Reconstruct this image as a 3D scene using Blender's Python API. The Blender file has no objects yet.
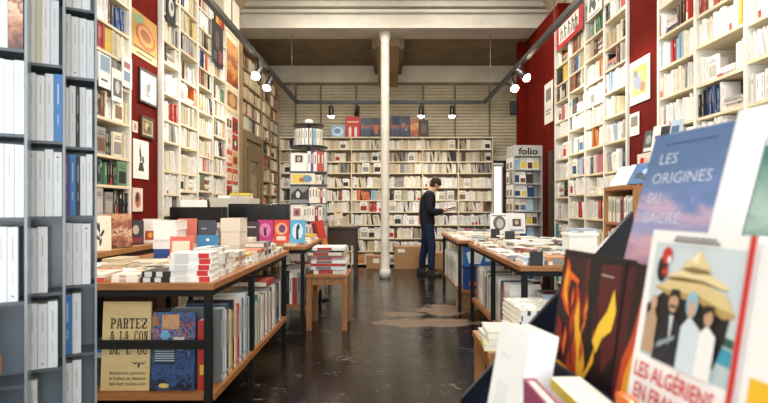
import bpy, math, random
from mathutils import Matrix, Vector, Euler
from mathutils.bvhtree import BVHTree
R = random.Random(7)
SC = bpy.context.scene
COL = SC.collection
PI = math.pi
rad = math.radians

# ------------------------------------------------------------------ colour + materials
def lin(h):
    if isinstance(h, (tuple, list)):
        return tuple(h[:3])
    h = h.lstrip('#')
    if len(h) == 3: h = ''.join(x + x for x in h)
    o = []
    for i in (0, 2, 4):
        c = int(h[i:i+2], 16) / 255
        o.append(c / 12.92 if c <= .04045 else ((c + .055) / 1.055) ** 2.4)
    return tuple(o)

MATS = {}
def nodes(name):
    m = bpy.data.materials.new(name); m.use_nodes = True
    nt = m.node_tree; b = nt.nodes['Principled BSDF']
    MATS[name] = m
    return m, nt, b
def N(nt, t, **kw):
    n = nt.nodes.new(t)
    for k, v in kw.items():
        if k in n.inputs.keys(): n.inputs[k].default_value = v
        else: setattr(n, k, v)
    return n

def attr_mat(name, rough, noise=.06, scale=40., metal=0., spec=.5, bump=0.):
    """base colour from the mesh's own colour attribute, broken up by a faint noise"""
    m, nt, b = nodes(name)
    a = N(nt, 'ShaderNodeAttribute', attribute_name='Col')
    tc = N(nt, 'ShaderNodeTexCoord')
    no = N(nt, 'ShaderNodeTexNoise', Scale=scale, Detail=4.)
    nt.links.new(tc.outputs['Object'], no.inputs['Vector'])
    mr = N(nt, 'ShaderNodeMapRange')
    mr.inputs['To Min'].default_value = 1 - noise; mr.inputs['To Max'].default_value = 1 + noise
    nt.links.new(no.outputs['Fac'], mr.inputs['Value'])
    mx = N(nt, 'ShaderNodeVectorMath', operation='MULTIPLY')
    nt.links.new(a.outputs['Color'], mx.inputs[0]); nt.links.new(mr.outputs['Result'], mx.inputs[1])
    nt.links.new(mx.outputs['Vector'], b.inputs['Base Color'])
    b.inputs['Roughness'].default_value = rough; b.inputs['Metallic'].default_value = metal
    b.inputs['Specular IOR Level'].default_value = spec
    if bump:
        bp = N(nt, 'ShaderNodeBump', Strength=bump, Distance=.01)
        nt.links.new(no.outputs['Fac'], bp.inputs['Height']); nt.links.new(bp.outputs['Normal'], b.inputs['Normal'])
    return m
attr_mat('cover', .5, .05, 30)
attr_mat('gloss', .22, .03, 20)
attr_mat('paper', .85, .06, 60)
attr_mat('paint', .6, .05, 6, bump=.05)
attr_mat('steel', .4, .05, 25)
attr_mat('cloth', .95, .25, 60, spec=.2, bump=.3)
attr_mat('skin', .5, .05, 30)
attr_mat('card', .85, .08, 15)
attr_mat('blackmetal', .6, .05, 25, spec=.3)

def wood(name, c1, c2, rough, axis_scale=(2, 30, 30), dist=1.5):
    m, nt, b = nodes(name)
    tc = N(nt, 'ShaderNodeTexCoord'); mp = N(nt, 'ShaderNodeMapping')
    mp.inputs['Scale'].default_value = axis_scale
    no = N(nt, 'ShaderNodeTexNoise', Scale=1.2, Detail=8., Distortion=dist)
    cr = N(nt, 'ShaderNodeValToRGB')
    cr.color_ramp.elements[0].position = .3; cr.color_ramp.elements[1].position = .7
    cr.color_ramp.elements[0].color = (*lin(c1), 1); cr.color_ramp.elements[1].color = (*lin(c2), 1)
    nt.links.new(tc.outputs['Object'], mp.inputs['Vector']); nt.links.new(mp.outputs['Vector'], no.inputs['Vector'])
    nt.links.new(no.outputs['Fac'], cr.inputs['Fac']); nt.links.new(cr.outputs['Color'], b.inputs['Base Color'])
    b.inputs['Roughness'].default_value = rough
    bp = N(nt, 'ShaderNodeBump', Strength=.1, Distance=.004)
    nt.links.new(no.outputs['Fac'], bp.inputs['Height']); nt.links.new(bp.outputs['Normal'], b.inputs['Normal'])
wood('oak', '#87552c', '#b27643', .45)
wood('walnut', '#33231a', '#4a3426', .45)
wood('stoolwood', '#87572f', '#ab7642', .5, (20, 20, 2))
wood('palewood', '#d6c7a4', '#e4d9bd', .55)
wood('whitewood', '#ded9cd', '#ebe7dc', .55)
wood('darkshelf', '#8d7350', '#a58a63', .55)
wood('tan', '#94693a', '#ad7f4d', .55, (14, 14, 2))

def plaster(name, c1, c2, rough=.8, sc=2.5, bump=.15):
    m, nt, b = nodes(name)
    tc = N(nt, 'ShaderNodeTexCoord')
    no = N(nt, 'ShaderNodeTexNoise', Scale=sc, Detail=8., Roughness=.65)
    cr = N(nt, 'ShaderNodeValToRGB')
    cr.color_ramp.elements[0].position = .35; cr.color_ramp.elements[1].position = .65
    cr.color_ramp.elements[0].color = (*lin(c1), 1); cr.color_ramp.elements[1].color = (*lin(c2), 1)
    nt.links.new(tc.outputs['Object'], no.inputs['Vector']); nt.links.new(no.outputs['Fac'], cr.inputs['Fac'])
    nt.links.new(cr.outputs['Color'], b.inputs['Base Color']); b.inputs['Roughness'].default_value = rough
    n2 = N(nt, 'ShaderNodeTexNoise', Scale=60., Detail=3.)
    nt.links.new(tc.outputs['Object'], n2.inputs['Vector'])
    bp = N(nt, 'ShaderNodeBump', Strength=bump, Distance=.004)
    nt.links.new(n2.outputs['Fac'], bp.inputs['Height']); nt.links.new(bp.outputs['Normal'], b.inputs['Normal'])
plaster('cream_wall', '#cfc5af', '#ddd5c2')
plaster('red_wall', '#591008', '#6b160a', .85)
MATS['red_wall'].node_tree.nodes['Principled BSDF'].inputs['Specular IOR Level'].default_value = .08
plaster('beam_paint', '#b3aea2', '#cfcabd', .7, 1.2)
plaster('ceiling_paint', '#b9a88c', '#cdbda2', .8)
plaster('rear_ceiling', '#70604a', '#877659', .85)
plaster('siding', '#b5ab92', '#c4bba3', .6, 4)
plaster('column_paint', '#dcd6c6', '#efebe0', .45, 3)

def floor_mat():
    m, nt, b = nodes('floor_lino')
    L = nt.links.new
    tc = N(nt, 'ShaderNodeTexCoord')
    sx = N(nt, 'ShaderNodeSeparateXYZ'); L(tc.outputs['Object'], sx.inputs[0])
    big = N(nt, 'ShaderNodeTexNoise', Scale=1.1, Detail=5., Roughness=.6); L(tc.outputs['Object'], big.inputs['Vector'])
    base = N(nt, 'ShaderNodeValToRGB')
    e = base.color_ramp.elements
    e[0].position = .35; e[0].color = (*lin('#0c0b0a'), 1); e[1].position = .75; e[1].color = (*lin('#241d17'), 1)
    L(big.outputs['Fac'], base.inputs['Fac'])
    edge = N(nt, 'ShaderNodeTexNoise', Scale=5., Detail=6., Roughness=.6); L(tc.outputs['Object'], edge.inputs['Vector'])
    def M(op, a, bb=None, cl=False):
        n = N(nt, 'ShaderNodeMath', operation=op); n.use_clamp = cl
        for i, v in enumerate((a, bb)):
            if v is None: continue
            if isinstance(v, (int, float)): n.inputs[i].default_value = v
            else: L(v, n.inputs[i])
        return n.outputs[0]
    sc = N(nt, 'ShaderNodeTexNoise', Scale=9., Detail=9., Roughness=.72, Distortion=1.2); L(tc.outputs['Object'], sc.inputs['Vector'])
    mask = None
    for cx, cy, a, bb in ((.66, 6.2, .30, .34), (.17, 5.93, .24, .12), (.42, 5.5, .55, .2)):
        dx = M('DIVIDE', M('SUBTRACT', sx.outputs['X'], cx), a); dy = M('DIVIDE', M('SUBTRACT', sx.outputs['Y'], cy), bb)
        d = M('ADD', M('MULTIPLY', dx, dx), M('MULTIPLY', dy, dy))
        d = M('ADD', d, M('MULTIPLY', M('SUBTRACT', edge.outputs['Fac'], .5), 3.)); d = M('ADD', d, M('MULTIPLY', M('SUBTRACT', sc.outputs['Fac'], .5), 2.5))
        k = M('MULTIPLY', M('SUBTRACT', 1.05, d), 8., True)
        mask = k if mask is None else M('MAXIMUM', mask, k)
    # scuffs: scattered chips of worn finish, a shape of their own
    reg = N(nt, 'ShaderNodeTexNoise', Scale=1.6, Detail=2.); L(tc.outputs['Object'], reg.inputs['Vector'])
    chips = M('MULTIPLY', M('SUBTRACT', M('ADD', sc.outputs['Fac'], M('MULTIPLY', reg.outputs['Fac'], .25)), .725), 18., True)
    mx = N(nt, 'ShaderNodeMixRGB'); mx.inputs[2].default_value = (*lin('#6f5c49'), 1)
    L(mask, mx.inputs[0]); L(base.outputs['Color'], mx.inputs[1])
    m2 = N(nt, 'ShaderNodeMixRGB'); m2.inputs[2].default_value = (*lin('#7d756b'), 1)
    L(M('MULTIPLY', chips, .5), m2.inputs[0]); L(mx.outputs[0], m2.inputs[1])
    L(m2.outputs[0], b.inputs['Base Color'])
    rr = M('ADD', M('MULTIPLY', edge.outputs['Fac'], .22), .10)
    rr = M('ADD', rr, M('MULTIPLY', M('MAXIMUM', mask, chips), .35))
    L(rr, b.inputs['Roughness'])
    b.inputs['Specular IOR Level'].default_value = .45
    bp = N(nt, 'ShaderNodeBump', Strength=.12, Distance=.01); L(edge.outputs['Fac'], bp.inputs['Height']); L(bp.outputs['Normal'], b.inputs['Normal'])
floor_mat()

def emit_mat(name, c, s):
    m, nt, b = nodes(name)
    b.inputs['Base Color'].default_value = (*lin(c), 1)
    b.inputs['Emission Color'].default_value = (*lin(c), 1); b.inputs['Emission Strength'].default_value = s
emit_mat('bulb', '#fff0d8', 40.)
emit_mat('fill_lamp_panel', '#fff4e4', 6.)

def print_mat(name, stops, axis='Z', size=.26, nscale=14., amount=.35, rough=.35, stretch=(1, 1, 1)):
    """a printed picture: colour bands along one axis of the object, pushed about by noise"""
    m, nt, b = nodes(name)
    L = nt.links.new
    tc = N(nt, 'ShaderNodeTexCoord'); mp = N(nt, 'ShaderNodeMapping'); mp.inputs['Scale'].default_value = stretch
    sx = N(nt, 'ShaderNodeSeparateXYZ'); L(tc.outputs['Object'], sx.inputs[0]); L(tc.outputs['Object'], mp.inputs['Vector'])
    no = N(nt, 'ShaderNodeTexNoise', Scale=nscale, Detail=7., Roughness=.6, Distortion=.8); L(mp.outputs['Vector'], no.inputs['Vector'])
    mr = N(nt, 'ShaderNodeMapRange'); mr.inputs['From Max'].default_value = size; L(sx.outputs[axis], mr.inputs['Value'])
    s = N(nt, 'ShaderNodeMath', operation='MULTIPLY_ADD'); s.inputs[1].default_value = amount; L(no.outputs['Fac'], s.inputs[0]); L(mr.outputs['Result'], s.inputs[2])
    s2 = N(nt, 'ShaderNodeMath', operation='SUBTRACT'); s2.inputs[1].default_value = amount / 2; L(s.outputs[0], s2.inputs[0])
    cr = N(nt, 'ShaderNodeValToRGB'); el = cr.color_ramp.elements
    el[0].position, el[0].color = stops[0][0], (*lin(stops[0][1]), 1)
    el[1].position, el[1].color = stops[-1][0], (*lin(stops[-1][1]), 1)
    for p, c in stops[1:-1]:
        q = el.new(p); q.color = (*lin(c), 1)
    L(s2.outputs[0], cr.inputs['Fac']); L(cr.outputs['Color'], b.inputs['Base Color'])
    b.inputs['Roughness'].default_value = rough
print_mat('print_dusk', [(0, '#7d8db4'), (.22, '#b98fae'), (.34, '#d0a3b2'), (.44, '#8e94c0'), (.54, '#c3a6bf'), (.64, '#6a82b4'), (.8, '#56739f'), (1, '#4a6c9c')], size=.307, nscale=11, amount=.75, stretch=(.5, 1, 1.4))
print_mat('print_flame', [(0, '#1a1214'), (.34, '#34161a'), (.44, '#6a1f1c'), (.485, '#8a2a1a'), (.51, '#d8561e'), (.535, '#f0a22c'), (.56, '#a83a1c'), (.6, '#451718'), (.7, '#2a1214'), (1, '#1c1316')], axis='X', size=.206, nscale=13, amount=.9, stretch=(2.2, 1, .55))
print_mat('print_teal', [(0, '#2d4a48'), (.4, '#4f8078'), (.6, '#a9c4b8'), (1, '#3c7a74')], nscale=16, amount=.8)
print_mat('print_dark', [(0, '#1c2238'), (.35, '#27365c'), (.5, '#b0582a'), (.62, '#26304c'), (1, '#1a1c2c')], size=.46, nscale=9, amount=1.2)
print_mat('print_comic', [(0, '#182030'), (.3, '#35588c'), (.5, '#20283c'), (.62, '#5c8cc0'), (.7, '#b8583c'), (.8, '#2c3c60'), (1, '#3a6a9c')], size=.42, nscale=38, amount=1.7)
print_mat('print_photo', [(0, '#20201f'), (.35, '#5c5a57'), (.5, '#a9a5a0'), (.65, '#3a3836'), (1, '#d8d5cf')], size=.22, nscale=26, amount=1.3)
print_mat('print_sepia', [(0, '#3a3024'), (.35, '#6e5c42'), (.55, '#94805c'), (.75, '#5e4c36'), (1, '#84704e')], size=1.3, nscale=7, amount=.9)
print_mat('print_warm', [(0, '#7a2c1c'), (.35, '#c8763a'), (.5, '#e0b060'), (.65, '#94422a'), (1, '#d89a50')], size=.5, nscale=12, amount=1.2)
print_mat('print_zebra', [(0, '#e4e2dd'), (.04, '#2a2a2c'), (.12, '#dcdad6'), (.16, '#1e1e20'), (.26, '#e4e2dd'), (.32, '#2a2a2c'), (.5, '#dcdad6'), (.6, '#1e1e20'), (1, '#e9e7e2')], axis='X', size=.2, nscale=30, amount=1.6)
print_mat('print_collage', [(0, '#5a2d22'), (.3, '#b8795a'), (.5, '#d9c0a0'), (.62, '#8a3c2c'), (1, '#c99a70')], size=.25, nscale=24, amount=1.3)
print_mat('print_parchment', [(0, '#c8ac74'), (.5, '#dcc48e'), (1, '#d2b47c')], size=.46, nscale=8, amount=.8, rough=.6)

# ------------------------------------------------------------------ mesh builder
class MB:
    def __init__(s): s.v = []; s.f = []; s.c = []; s.m = []; s.M = None; s.sm = []
    def _add(s, pts):
        b = len(s.v)
        if s.M is not None: pts = [s.M @ Vector(p) for p in pts]
        s.v.extend(tuple(p) for p in pts); return b
    def face(s, pts, col, m='cover'):
        b = s._add(pts); s.f.append(tuple(range(b, b + len(pts)))); s.c.append(lin(col)); s.m.append(m); s.sm.append(False)
    def box(s, x0, x1, y0, y1, z0, z1, col, m='cover', cols=None):
        """cols: colours per face key among 'x0','x1','y0','y1','z0','z1'"""
        b = s._add([(x0,y0,z0),(x1,y0,z0),(x1,y1,z0),(x0,y1,z0),(x0,y0,z1),(x1,y0,z1),(x1,y1,z1),(x0,y1,z1)])
        for k, q in (('z0',(0,3,2,1)),('z1',(4,5,6,7)),('y0',(0,1,5,4)),('x1',(1,2,6,5)),('y1',(2,3,7,6)),('x0',(3,0,4,7))):
            c = (cols or {}).get(k, col)
            s.f.append(tuple(b + i for i in q)); s.c.append(lin(c)); s.m.append(m); s.sm.append(False)
    def prism(s, poly, y0, y1, col, m='cover', axis='y'):
        """poly: (a,b) outline extruded along axis between y0,y1; a,b are the two other axes in order"""
        n = len(poly)
        def P(a, b, t): return {'y': (a, t, b), 'x': (t, a, b), 'z': (a, b, t)}[axis]
        b = s._add([P(a, bb, y0) for a, bb in poly] + [P(a, bb, y1) for a, bb in poly])
        fs = [tuple(b + i for i in range(n)), tuple(b + n + i for i in reversed(range(n)))]
        for i in range(n): j = (i + 1) % n; fs.append((b + i, b + n + i, b + n + j, b + j))
        for f in fs: s.f.append(f); s.c.append(lin(col)); s.m.append(m); s.sm.append(False)
    def lathe(s, prof, cx, cy, col, m='paint', n=24, smooth=True):
        """prof: list of (radius, z)"""
        b = s._add([(cx + r * math.cos(2*PI*k/n), cy + r * math.sin(2*PI*k/n), z) for r, z in prof for k in range(n)])
        for i in range(len(prof) - 1):
            for k in range(n):
                q = (b+i*n+k, b+i*n+(k+1) % n, b+(i+1)*n+(k+1) % n, b+(i+1)*n+k)
                s.f.append(q); s.c.append(lin(col)); s.m.append(m); s.sm.append(smooth)
        for i, rev in ((0, True), (len(prof) - 1, False)):
            if prof[i][0] > 1e-5:
                q = [b + i*n + k for k in range(n)]
                s.f.append(tuple(reversed(q)) if rev else tuple(q)); s.c.append(lin(col)); s.m.append(m); s.sm.append(False)
    def tube(s, p0, p1, r, col, m='steel', n=10):
        p0, p1 = Vector(p0), Vector(p1); d = (p1 - p0); L = d.length
        q = d.to_track_quat('Z', 'Y').to_matrix().to_4x4(); q.translation = p0
        old = s.M; s.M = q if old is None else old @ q
        s.lathe([(r, 0), (r, L)], 0, 0, col, m, n); s.M = old
    def sphere(s, c, r, col, m='skin', n=12, k=8, sc=(1, 1, 1)):
        old = s.M; T = Matrix.Translation(c) @ Matrix.Diagonal((*sc, 1)); s.M = T if old is None else old @ T
        s.lathe([(max(1e-6, r*math.sin(PI*i/k)), -r*math.cos(PI*i/k)) for i in range(k+1)], 0, 0, col, m, n); s.M = old
    def build(s, name, parent=None, M=None, bevel=0):
        me = bpy.data.meshes.new(name); me.from_pydata(s.v, [], s.f)
        keys = []
        for k in s.m:
            if k not in keys: keys.append(k)
        for k in keys: me.materials.append(MATS[k])
        ix = {k: i for i, k in enumerate(keys)}
        me.polygons.foreach_set('material_index', [ix[k] for k in s.m])
        me.polygons.foreach_set('use_smooth', s.sm)
        at = me.color_attributes.new('Col', 'FLOAT_COLOR', 'CORNER')
        buf = []
        for f, c in zip(s.f, s.c): buf.extend((*c, 1.) * len(f))
        at.data.foreach_set('color', buf); me.update()
        o = bpy.data.objects.new(name, me); COL.objects.link(o)
        if parent is not None: o.parent = parent
        if M is not None: o.matrix_basis = M
        if bevel:
            b = o.modifiers.new('bevel', 'BEVEL'); b.width = bevel; b.segments = 2; b.limit_method = 'ANGLE'
        return o

def tag(o, label=None, cat=None, group=None, kind=None):
    if label: o['label'] = label
    if cat: o['category'] = cat
    if group: o['group'] = group
    if kind: o['kind'] = kind
    return o
def empty(name, label, cat, loc=(0, 0, 0), rz=0., group=None):
    o = bpy.data.objects.new(name, None); COL.objects.link(o); o.location = loc; o.rotation_euler = (0, 0, rz)
    o.empty_display_size = .1
    return tag(o, label, cat, group)
def struct(name, mb, parent=None):
    o = mb.build(name, parent)
    if parent is None: o['kind'] = 'structure'
    return o
def X4(loc, rz=0., rx=0., ry=0.):
    return Matrix.Translation(loc) @ Matrix.Rotation(rz, 4, 'Z') @ Matrix.Rotation(rx, 4, 'X') @ Matrix.Rotation(ry, 4, 'Y')
def one(col=None, m='paint', **kw):
    b = MB(); b.box(*kw['b'], col or '#ffffff', m); return b
def bx(*a, col='#ffffff', m='paint'):
    b = MB(); b.box(*a, col, m); return b

_txt = {}
def text2d(t, bold=0.):
    """flat outline of a line of text, cap height 1, starting at x=0"""
    k = (t, bold)
    if k not in _txt:
        c = bpy.data.curves.new('t', 'FONT'); c.body = t; c.size = 1.; c.offset = bold; c.resolution_u = 2
        o = bpy.data.objects.new('t', c); COL.objects.link(o)
        me = bpy.data.meshes.new_from_object(o)
        v = [(p.co.x / .69, p.co.y / .69) for p in me.vertices]; f = [tuple(p.vertices) for p in me.polygons]
        x0 = min(p[0] for p in v); x1 = max(p[0] for p in v)
        _txt[k] = ([(p[0] - x0, p[1]) for p in v], f, x1 - x0)
        bpy.data.objects.remove(o); bpy.data.meshes.remove(me); bpy.data.curves.remove(c)
    return _txt[k]
def put_text(mb, t, org, ux, uy, h, col, width=None, bold=0., m='cover'):
    v, f, w = text2d(t, bold)
    org, ux, uy = Vector(org), Vector(ux), Vector(uy)
    sx = h if width is None else width / w
    b = mb._add([org + ux * (p[0] * sx) + uy * (p[1] * h) for p in v])
    for q in f: mb.f.append(tuple(b + i for i in q)); mb.c.append(lin(col)); mb.m.append(m); mb.sm.append(False)

ORD = 'zeroth first second third fourth fifth sixth seventh eighth ninth tenth eleventh twelfth thirteenth fourteenth fifteenth sixteenth seventeenth eighteenth nineteenth twentieth'.split()
SLAB = {'P': [(.12,0,.38,1),(0,0,.55,.11),(0,.89,.75,1),(.66,.5,.95,.92),(.38,.42,.8,.54)], 'A': [(.0,0,.36,.11),(.6,0,1,.11),(.12,.1,.3,.6),(.2,.5,.42,.9),(.66,.1,.9,.6),(.55,.5,.8,.9),(.3,.28,.7,.4),(.3,.86,.7,1)],
 'R': [(.12,0,.38,1),(0,0,.5,.11),(0,.89,.75,1),(.64,.56,.93,.92),(.38,.46,.8,.57),(.58,.1,.82,.48),(.6,0,1,.11)], 'T': [(.37,0,.63,1),(.2,0,.8,.11),(.02,.88,.98,1),(.02,.68,.14,1),(.86,.68,.98,1)], 'E': [(.12,0,.38,1),(0,0,.95,.11),(0,.89,.95,1),(.38,.44,.7,.56),(.83,0,.95,.3),(.83,.7,.95,1)],
 'Z': [(.03,.89,.97,1),(.03,0,.97,.11),(.03,.68,.15,1),(.85,0,.97,.32),(.62,.6,.94,.9),(.34,.33,.68,.66),(.06,.1,.38,.4)], 'L': [(.12,0,.38,1),(0,0,.95,.11),(0,.89,.52,1),(.83,0,.95,.36)], 'C': [(.05,.15,.32,.85),(.2,.88,.8,1),(.2,0,.8,.12),(.78,.62,.93,.95),(.78,.05,.93,.36)],
 'O': [(.05,.15,.31,.85),(.2,.88,.8,1),(.2,0,.8,.12),(.69,.15,.95,.85)], 'N': [(.14,0,.32,1),(0,0,.45,.11),(0,.89,.36,1),(.3,.55,.52,.95),(.48,.12,.7,.6),(.7,0,.86,1),(.58,.89,1,1)], 'D': [(.12,0,.38,1),(0,0,.78,.11),(0,.89,.78,1),(.7,.12,.96,.88)], 'U': [(.1,.12,.34,1),(0,.89,.45,1),(.6,.89,1,1),(.7,.12,.86,1),(.22,0,.8,.13)], '\u2019': [(.3,.72,.6,1)], ' ': []}
def slab_text(mb, t, P, u, v, uw, vh, k, col):
    cw = uw / len(t)
    for i, ch in enumerate(t):
        for a, b0, c, d in SLAB[ch]:
            x0 = u + cw * (i + .04); w = cw * .9
            mb.face([P(x0 + a*w, v + b0*vh, k), P(x0 + c*w, v + b0*vh, k), P(x0 + c*w, v + d*vh, k), P(x0 + a*w, v + d*vh, k)], col)
def nth(i):
    if i < len(ORD): return ORD[i]
    return '%d%s' % (i, {1: 'st', 2: 'nd', 3: 'rd'}.get(i % 10, 'th'))

# ------------------------------------------------------------------ palettes
PAL = {
 'white': ['#f3f1ec', '#eceae4', '#f7f6f3', '#e6e4de'], 'cream': ['#e9e0cb', '#efe7d6', '#ddd2b8', '#e5dcc6'],
 'beige': ['#cdbb98', '#bfae8c', '#d2c3a5'], 'grey': ['#a6a39b', '#8b8984', '#b9b6ae'], 'black': ['#22211f', '#2d2b28', '#1b1a19'],
 'red': ['#b02a22', '#c23a2c', '#9c2019'], 'orange': ['#d56a2c', '#cf7d3a'], 'yellow': ['#e3bd3e', '#dfc560'],
 'blue': ['#30568f', '#3f6ea8', '#26406c'], 'pale blue': ['#a9c3d6', '#8fb3cc'], 'green': ['#4b7457', '#5f8a66'],
 'teal': ['#3e8c8c', '#4f9a94'], 'brown': ['#6a4a32', '#7e5a3c', '#553a28'], 'pink': ['#d2909a', '#cf7f86'], 'purple': ['#6c4b86', '#7d5c93'],
}
def pick(wt, rng=R):
    ks = list(wt); x = rng.random() * sum(wt.values())
    for k in ks:
        x -= wt[k]
        if x <= 0: return k, rng.choice(PAL[k])
    return ks[-1], rng.choice(PAL[ks[-1]])
PAGE = '#eee7d6'
# ------------------------------------------------------------------ the room
XL, XR, YB, YF, ZC = -2.56, 2.78, 11.1, -1.7, 4.72
struct('floor', bx(XL - .1, XR + .1, YF - .1, YB + .3, -.1, 0, m='floor_lino'))
struct('ceiling', bx(XL - .1, XR + .1, YF - .1, 9.3, ZC, ZC + .1, m='ceiling_paint'))
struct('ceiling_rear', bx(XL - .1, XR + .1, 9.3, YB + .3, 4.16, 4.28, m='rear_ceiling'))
struct('wall_left', bx(XL - .12, XL, YF, YB, 0, ZC, m='cream_wall'))
struct('wall_right', bx(XR, XR + .12, YF, YB, 0, ZC, m='cream_wall'))
b = MB()
b.box(XL, XR, YB, YB + .12, 2.12, 4.2, '#fff', 'cream_wall'); b.box(XL, 2.19, YB, YB + .12, 0, 2.12, '#fff', 'cream_wall'); b.box(2.42, XR, YB, YB + .12, 0, 2.12, '#fff', 'cream_wall')
struct('wall_back', b)
b = MB()   # street front: piers and a header around the big shop window, behind the camera
b.box(XL, -2.1, YF - .15, YF, 0, ZC, '#fff', 'cream_wall'); b.box(2.3, XR, YF - .15, YF, 0, ZC, '#fff', 'cream_wall')
b.box(-2.1, 2.3, YF - .15, YF, 3.9, ZC, '#fff', 'cream_wall'); b.box(-2.1, 2.3, YF - .15, YF, 0, .35, '#fff', 'cream_wall')
struct('wall_front', b)
w = bpy.data.objects.new('window_1', None); COL.objects.link(w); w['kind'] = 'structure'
b = MB()
for x in (-2.1, -.66, .79, 2.24): b.box(x, x + .06, YF - .1, YF - .04, .35, 3.9, '#2b2a28')
for z in (.35, 2.7, 3.84): b.box(-2.1, 2.3, YF - .1, YF - .04, z, z + .06, '#2b2a28')
b.build('window_frame', w)
# beam across the hall with its mouldings
b = MB()
b.box(XL, XR, 8.78, 9.3, 4.15, 4.72, '#fff', 'beam_paint')
b.box(XL, XR, 8.73, 8.78, 4.15, 4.2, '#fff', 'beam_paint'); b.box(XL, XR, 8.70, 8.78, 4.40, 4.45, '#fff', 'beam_paint')
b.box(XL, XR, 8.62, 8.78, 4.47, 4.56, '#fff', 'beam_paint'); b.box(XL, XR, 8.5, 8.78, 4.58, 4.72, '#fff', 'ceiling_paint')
struct('beam', b)
for nm, x0, s in (('trim_1', XL, 1), ('trim_2', XR, -1)):
    b = MB()
    prof = [(0, 4.72), (.42, 4.72), (.42, 4.66), (.34, 4.62), (.26, 4.52), (.14, 4.42), (.1, 4.34), (.06, 4.32), (.06, 4.22), (0, 4.2)]
    b.prism([(x0 + s * a, z) for a, z in prof], YF, 8.78, '#fff', 'ceiling_paint'); struct(nm, b)
# siding above the far bookcase
b = MB()
z = 2.3
while z < 3.74:
    b.prism([(YB, z), (YB - .034, z), (YB - .004, z + .062), (YB, z + .062)], -2.5, 2.7, '#fff', 'siding', 'x'); z += .066
struct('wall_back_siding', b)
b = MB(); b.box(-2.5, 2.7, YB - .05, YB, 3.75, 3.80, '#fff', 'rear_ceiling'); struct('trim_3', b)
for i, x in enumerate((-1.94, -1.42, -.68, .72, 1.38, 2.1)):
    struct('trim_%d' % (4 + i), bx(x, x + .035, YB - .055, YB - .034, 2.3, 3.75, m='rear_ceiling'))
plaster('bracket', '#8a7654', '#a08b66', .7)
# sloping bracket from the beam to the back wall, behind the column
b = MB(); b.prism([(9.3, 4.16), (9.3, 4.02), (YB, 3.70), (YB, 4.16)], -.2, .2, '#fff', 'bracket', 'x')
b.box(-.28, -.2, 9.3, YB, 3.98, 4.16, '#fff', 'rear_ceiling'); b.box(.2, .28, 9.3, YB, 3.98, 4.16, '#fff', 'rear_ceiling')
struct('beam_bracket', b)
b = MB(); b.lathe([(.095, 0), (.095, .12), (.082, .14), (.075, .16), (.074, .5), (.072, 4.0), (.08, 4.04), (.1, 4.08), (.105, 4.15)], -.05, 9.0, '#fff', 'column_paint', 28)
struct('column', b)
# red piers between the bookcases
struct('wall_left_pier', bx(XL, -2.24, 4.565, 5.155, 0, 4.2, m='red_wall'))
struct('wall_left_panel', bx(XL, -2.24, 7.235, 7.985, 0, 4.2, m='cream_wall'))
struct('wall_right_pier', bx(2.42, XR, 4.70, 5.31, 0, 4.2, m='red_wall'))
struct('wall_right_panel', bx(2.46, XR, 7.66, 9.5, 0, 4.15, m='red_wall'))
struct('wall_right_rear', bx(2.33, XR, 9.501, 9.62, 0, 4.15, m='red_wall'))
# far door, white in the daylight, in the back wall
d = bpy.data.objects.new('door_1', None); COL.objects.link(d); d['kind'] = 'structure'
b = MB(); b.box(2.2, 2.225, YB + .02, YB + .06, 0, 2.1, '#e8e8e4', 'paint'); b.box(2.385, 2.41, YB + .02, YB + .06, 0, 2.1, '#e8e8e4', 'paint'); b.box(2.225, 2.385, YB + .02, YB + .06, 0, .5, '#e8e8e4', 'paint'); b.box(2.225, 2.385, YB + .02, YB + .06, 2.05, 2.1, '#e8e8e4', 'paint'); b.build('door_leaf', d)
b = MB(); b.box(2.13, 2.19, YB - .05, YB, 0, 2.16, '#3a2a20', 'walnut'); b.box(2.42, 2.48, YB - .05, YB, 0, 2.16, '#3a2a20', 'walnut'); b.box(2.13, 2.48, YB - .05, YB, 2.11, 2.17, '#3a2a20', 'walnut'); b.build('door_frame', d)
t = tag(MB and bx(2.34, 2.42, 7.68, 7.74, 0, 2.02, m='walnut').build('wooden_post', bevel=.004), 'dark wooden post standing against the red wall behind the folio rack', 'post')
b = MB()
for k in range(7): b.lathe([(.02, 0), (.02, 2.02)], 2.38 + .02 * k, 10.9 + .02 * (k % 2), '#4a2f24', 'cloth', 8)
tag(b.build('curtain'), 'dark brown curtain hanging beside the white doorway at the far wall', 'curtain')

# ------------------------------------------------------------------ tables
def table(label, x0, x1, y0, y1, ys, zt=.82, group='book tables with black steel frames', bars=True, shelf=True):
    t = empty('display_table', label, 'table', ((x0+x1)/2, (y0+y1)/2, 0), 0, group)
    cx, cy = (x0+x1)/2, (y0+y1)/2; hx, hy = (x1-x0)/2, (y1-y0)/2
    bx(-hx, hx, -hy, hy, zt - .035, zt, m='oak').build('tabletop', t, bevel=.003)
    q = .035
    for y in ys:
        for x in (-hx + .02, hx - .02 - q):
            yy = min(max(y - cy, -hy + .02), hy - .02 - q)
            bx(x, x + q, yy, yy + q, 0, zt - .036, col='#0e0f10', m='blackmetal').build('leg', t)
    for x in (-hx + .02, hx - .02 - q): bx(x + .002, x + q - .002, -hy + .056, hy - .056, zt - .07, zt - .037, col='#0e0f10', m='blackmetal').build('rail', t)
    for y in (-hy + .02, hy - .02 - q): bx(-hx + .056, hx - .056, y + .002, y + q - .002, zt - .07, zt - .037, col='#0e0f10', m='blackmetal').build('rail', t)
    if bars: bx(-hx + .056, hx - .056, -hy + .022, -hy + .052, .485, .525, col='#0e0f10', m='blackmetal').build('rail', t)
    if shelf: bx(-hx + .03, hx - .012, -hy + .058, hy - .058, .215, .25, m='oak').build('shelf', t)
    return t
table('long book table nearest on the aisle, western lettering board leaning under its front bar', -1.95, -.87, 2.64, 4.66, (2.64, 3.5, 4.66))
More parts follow.
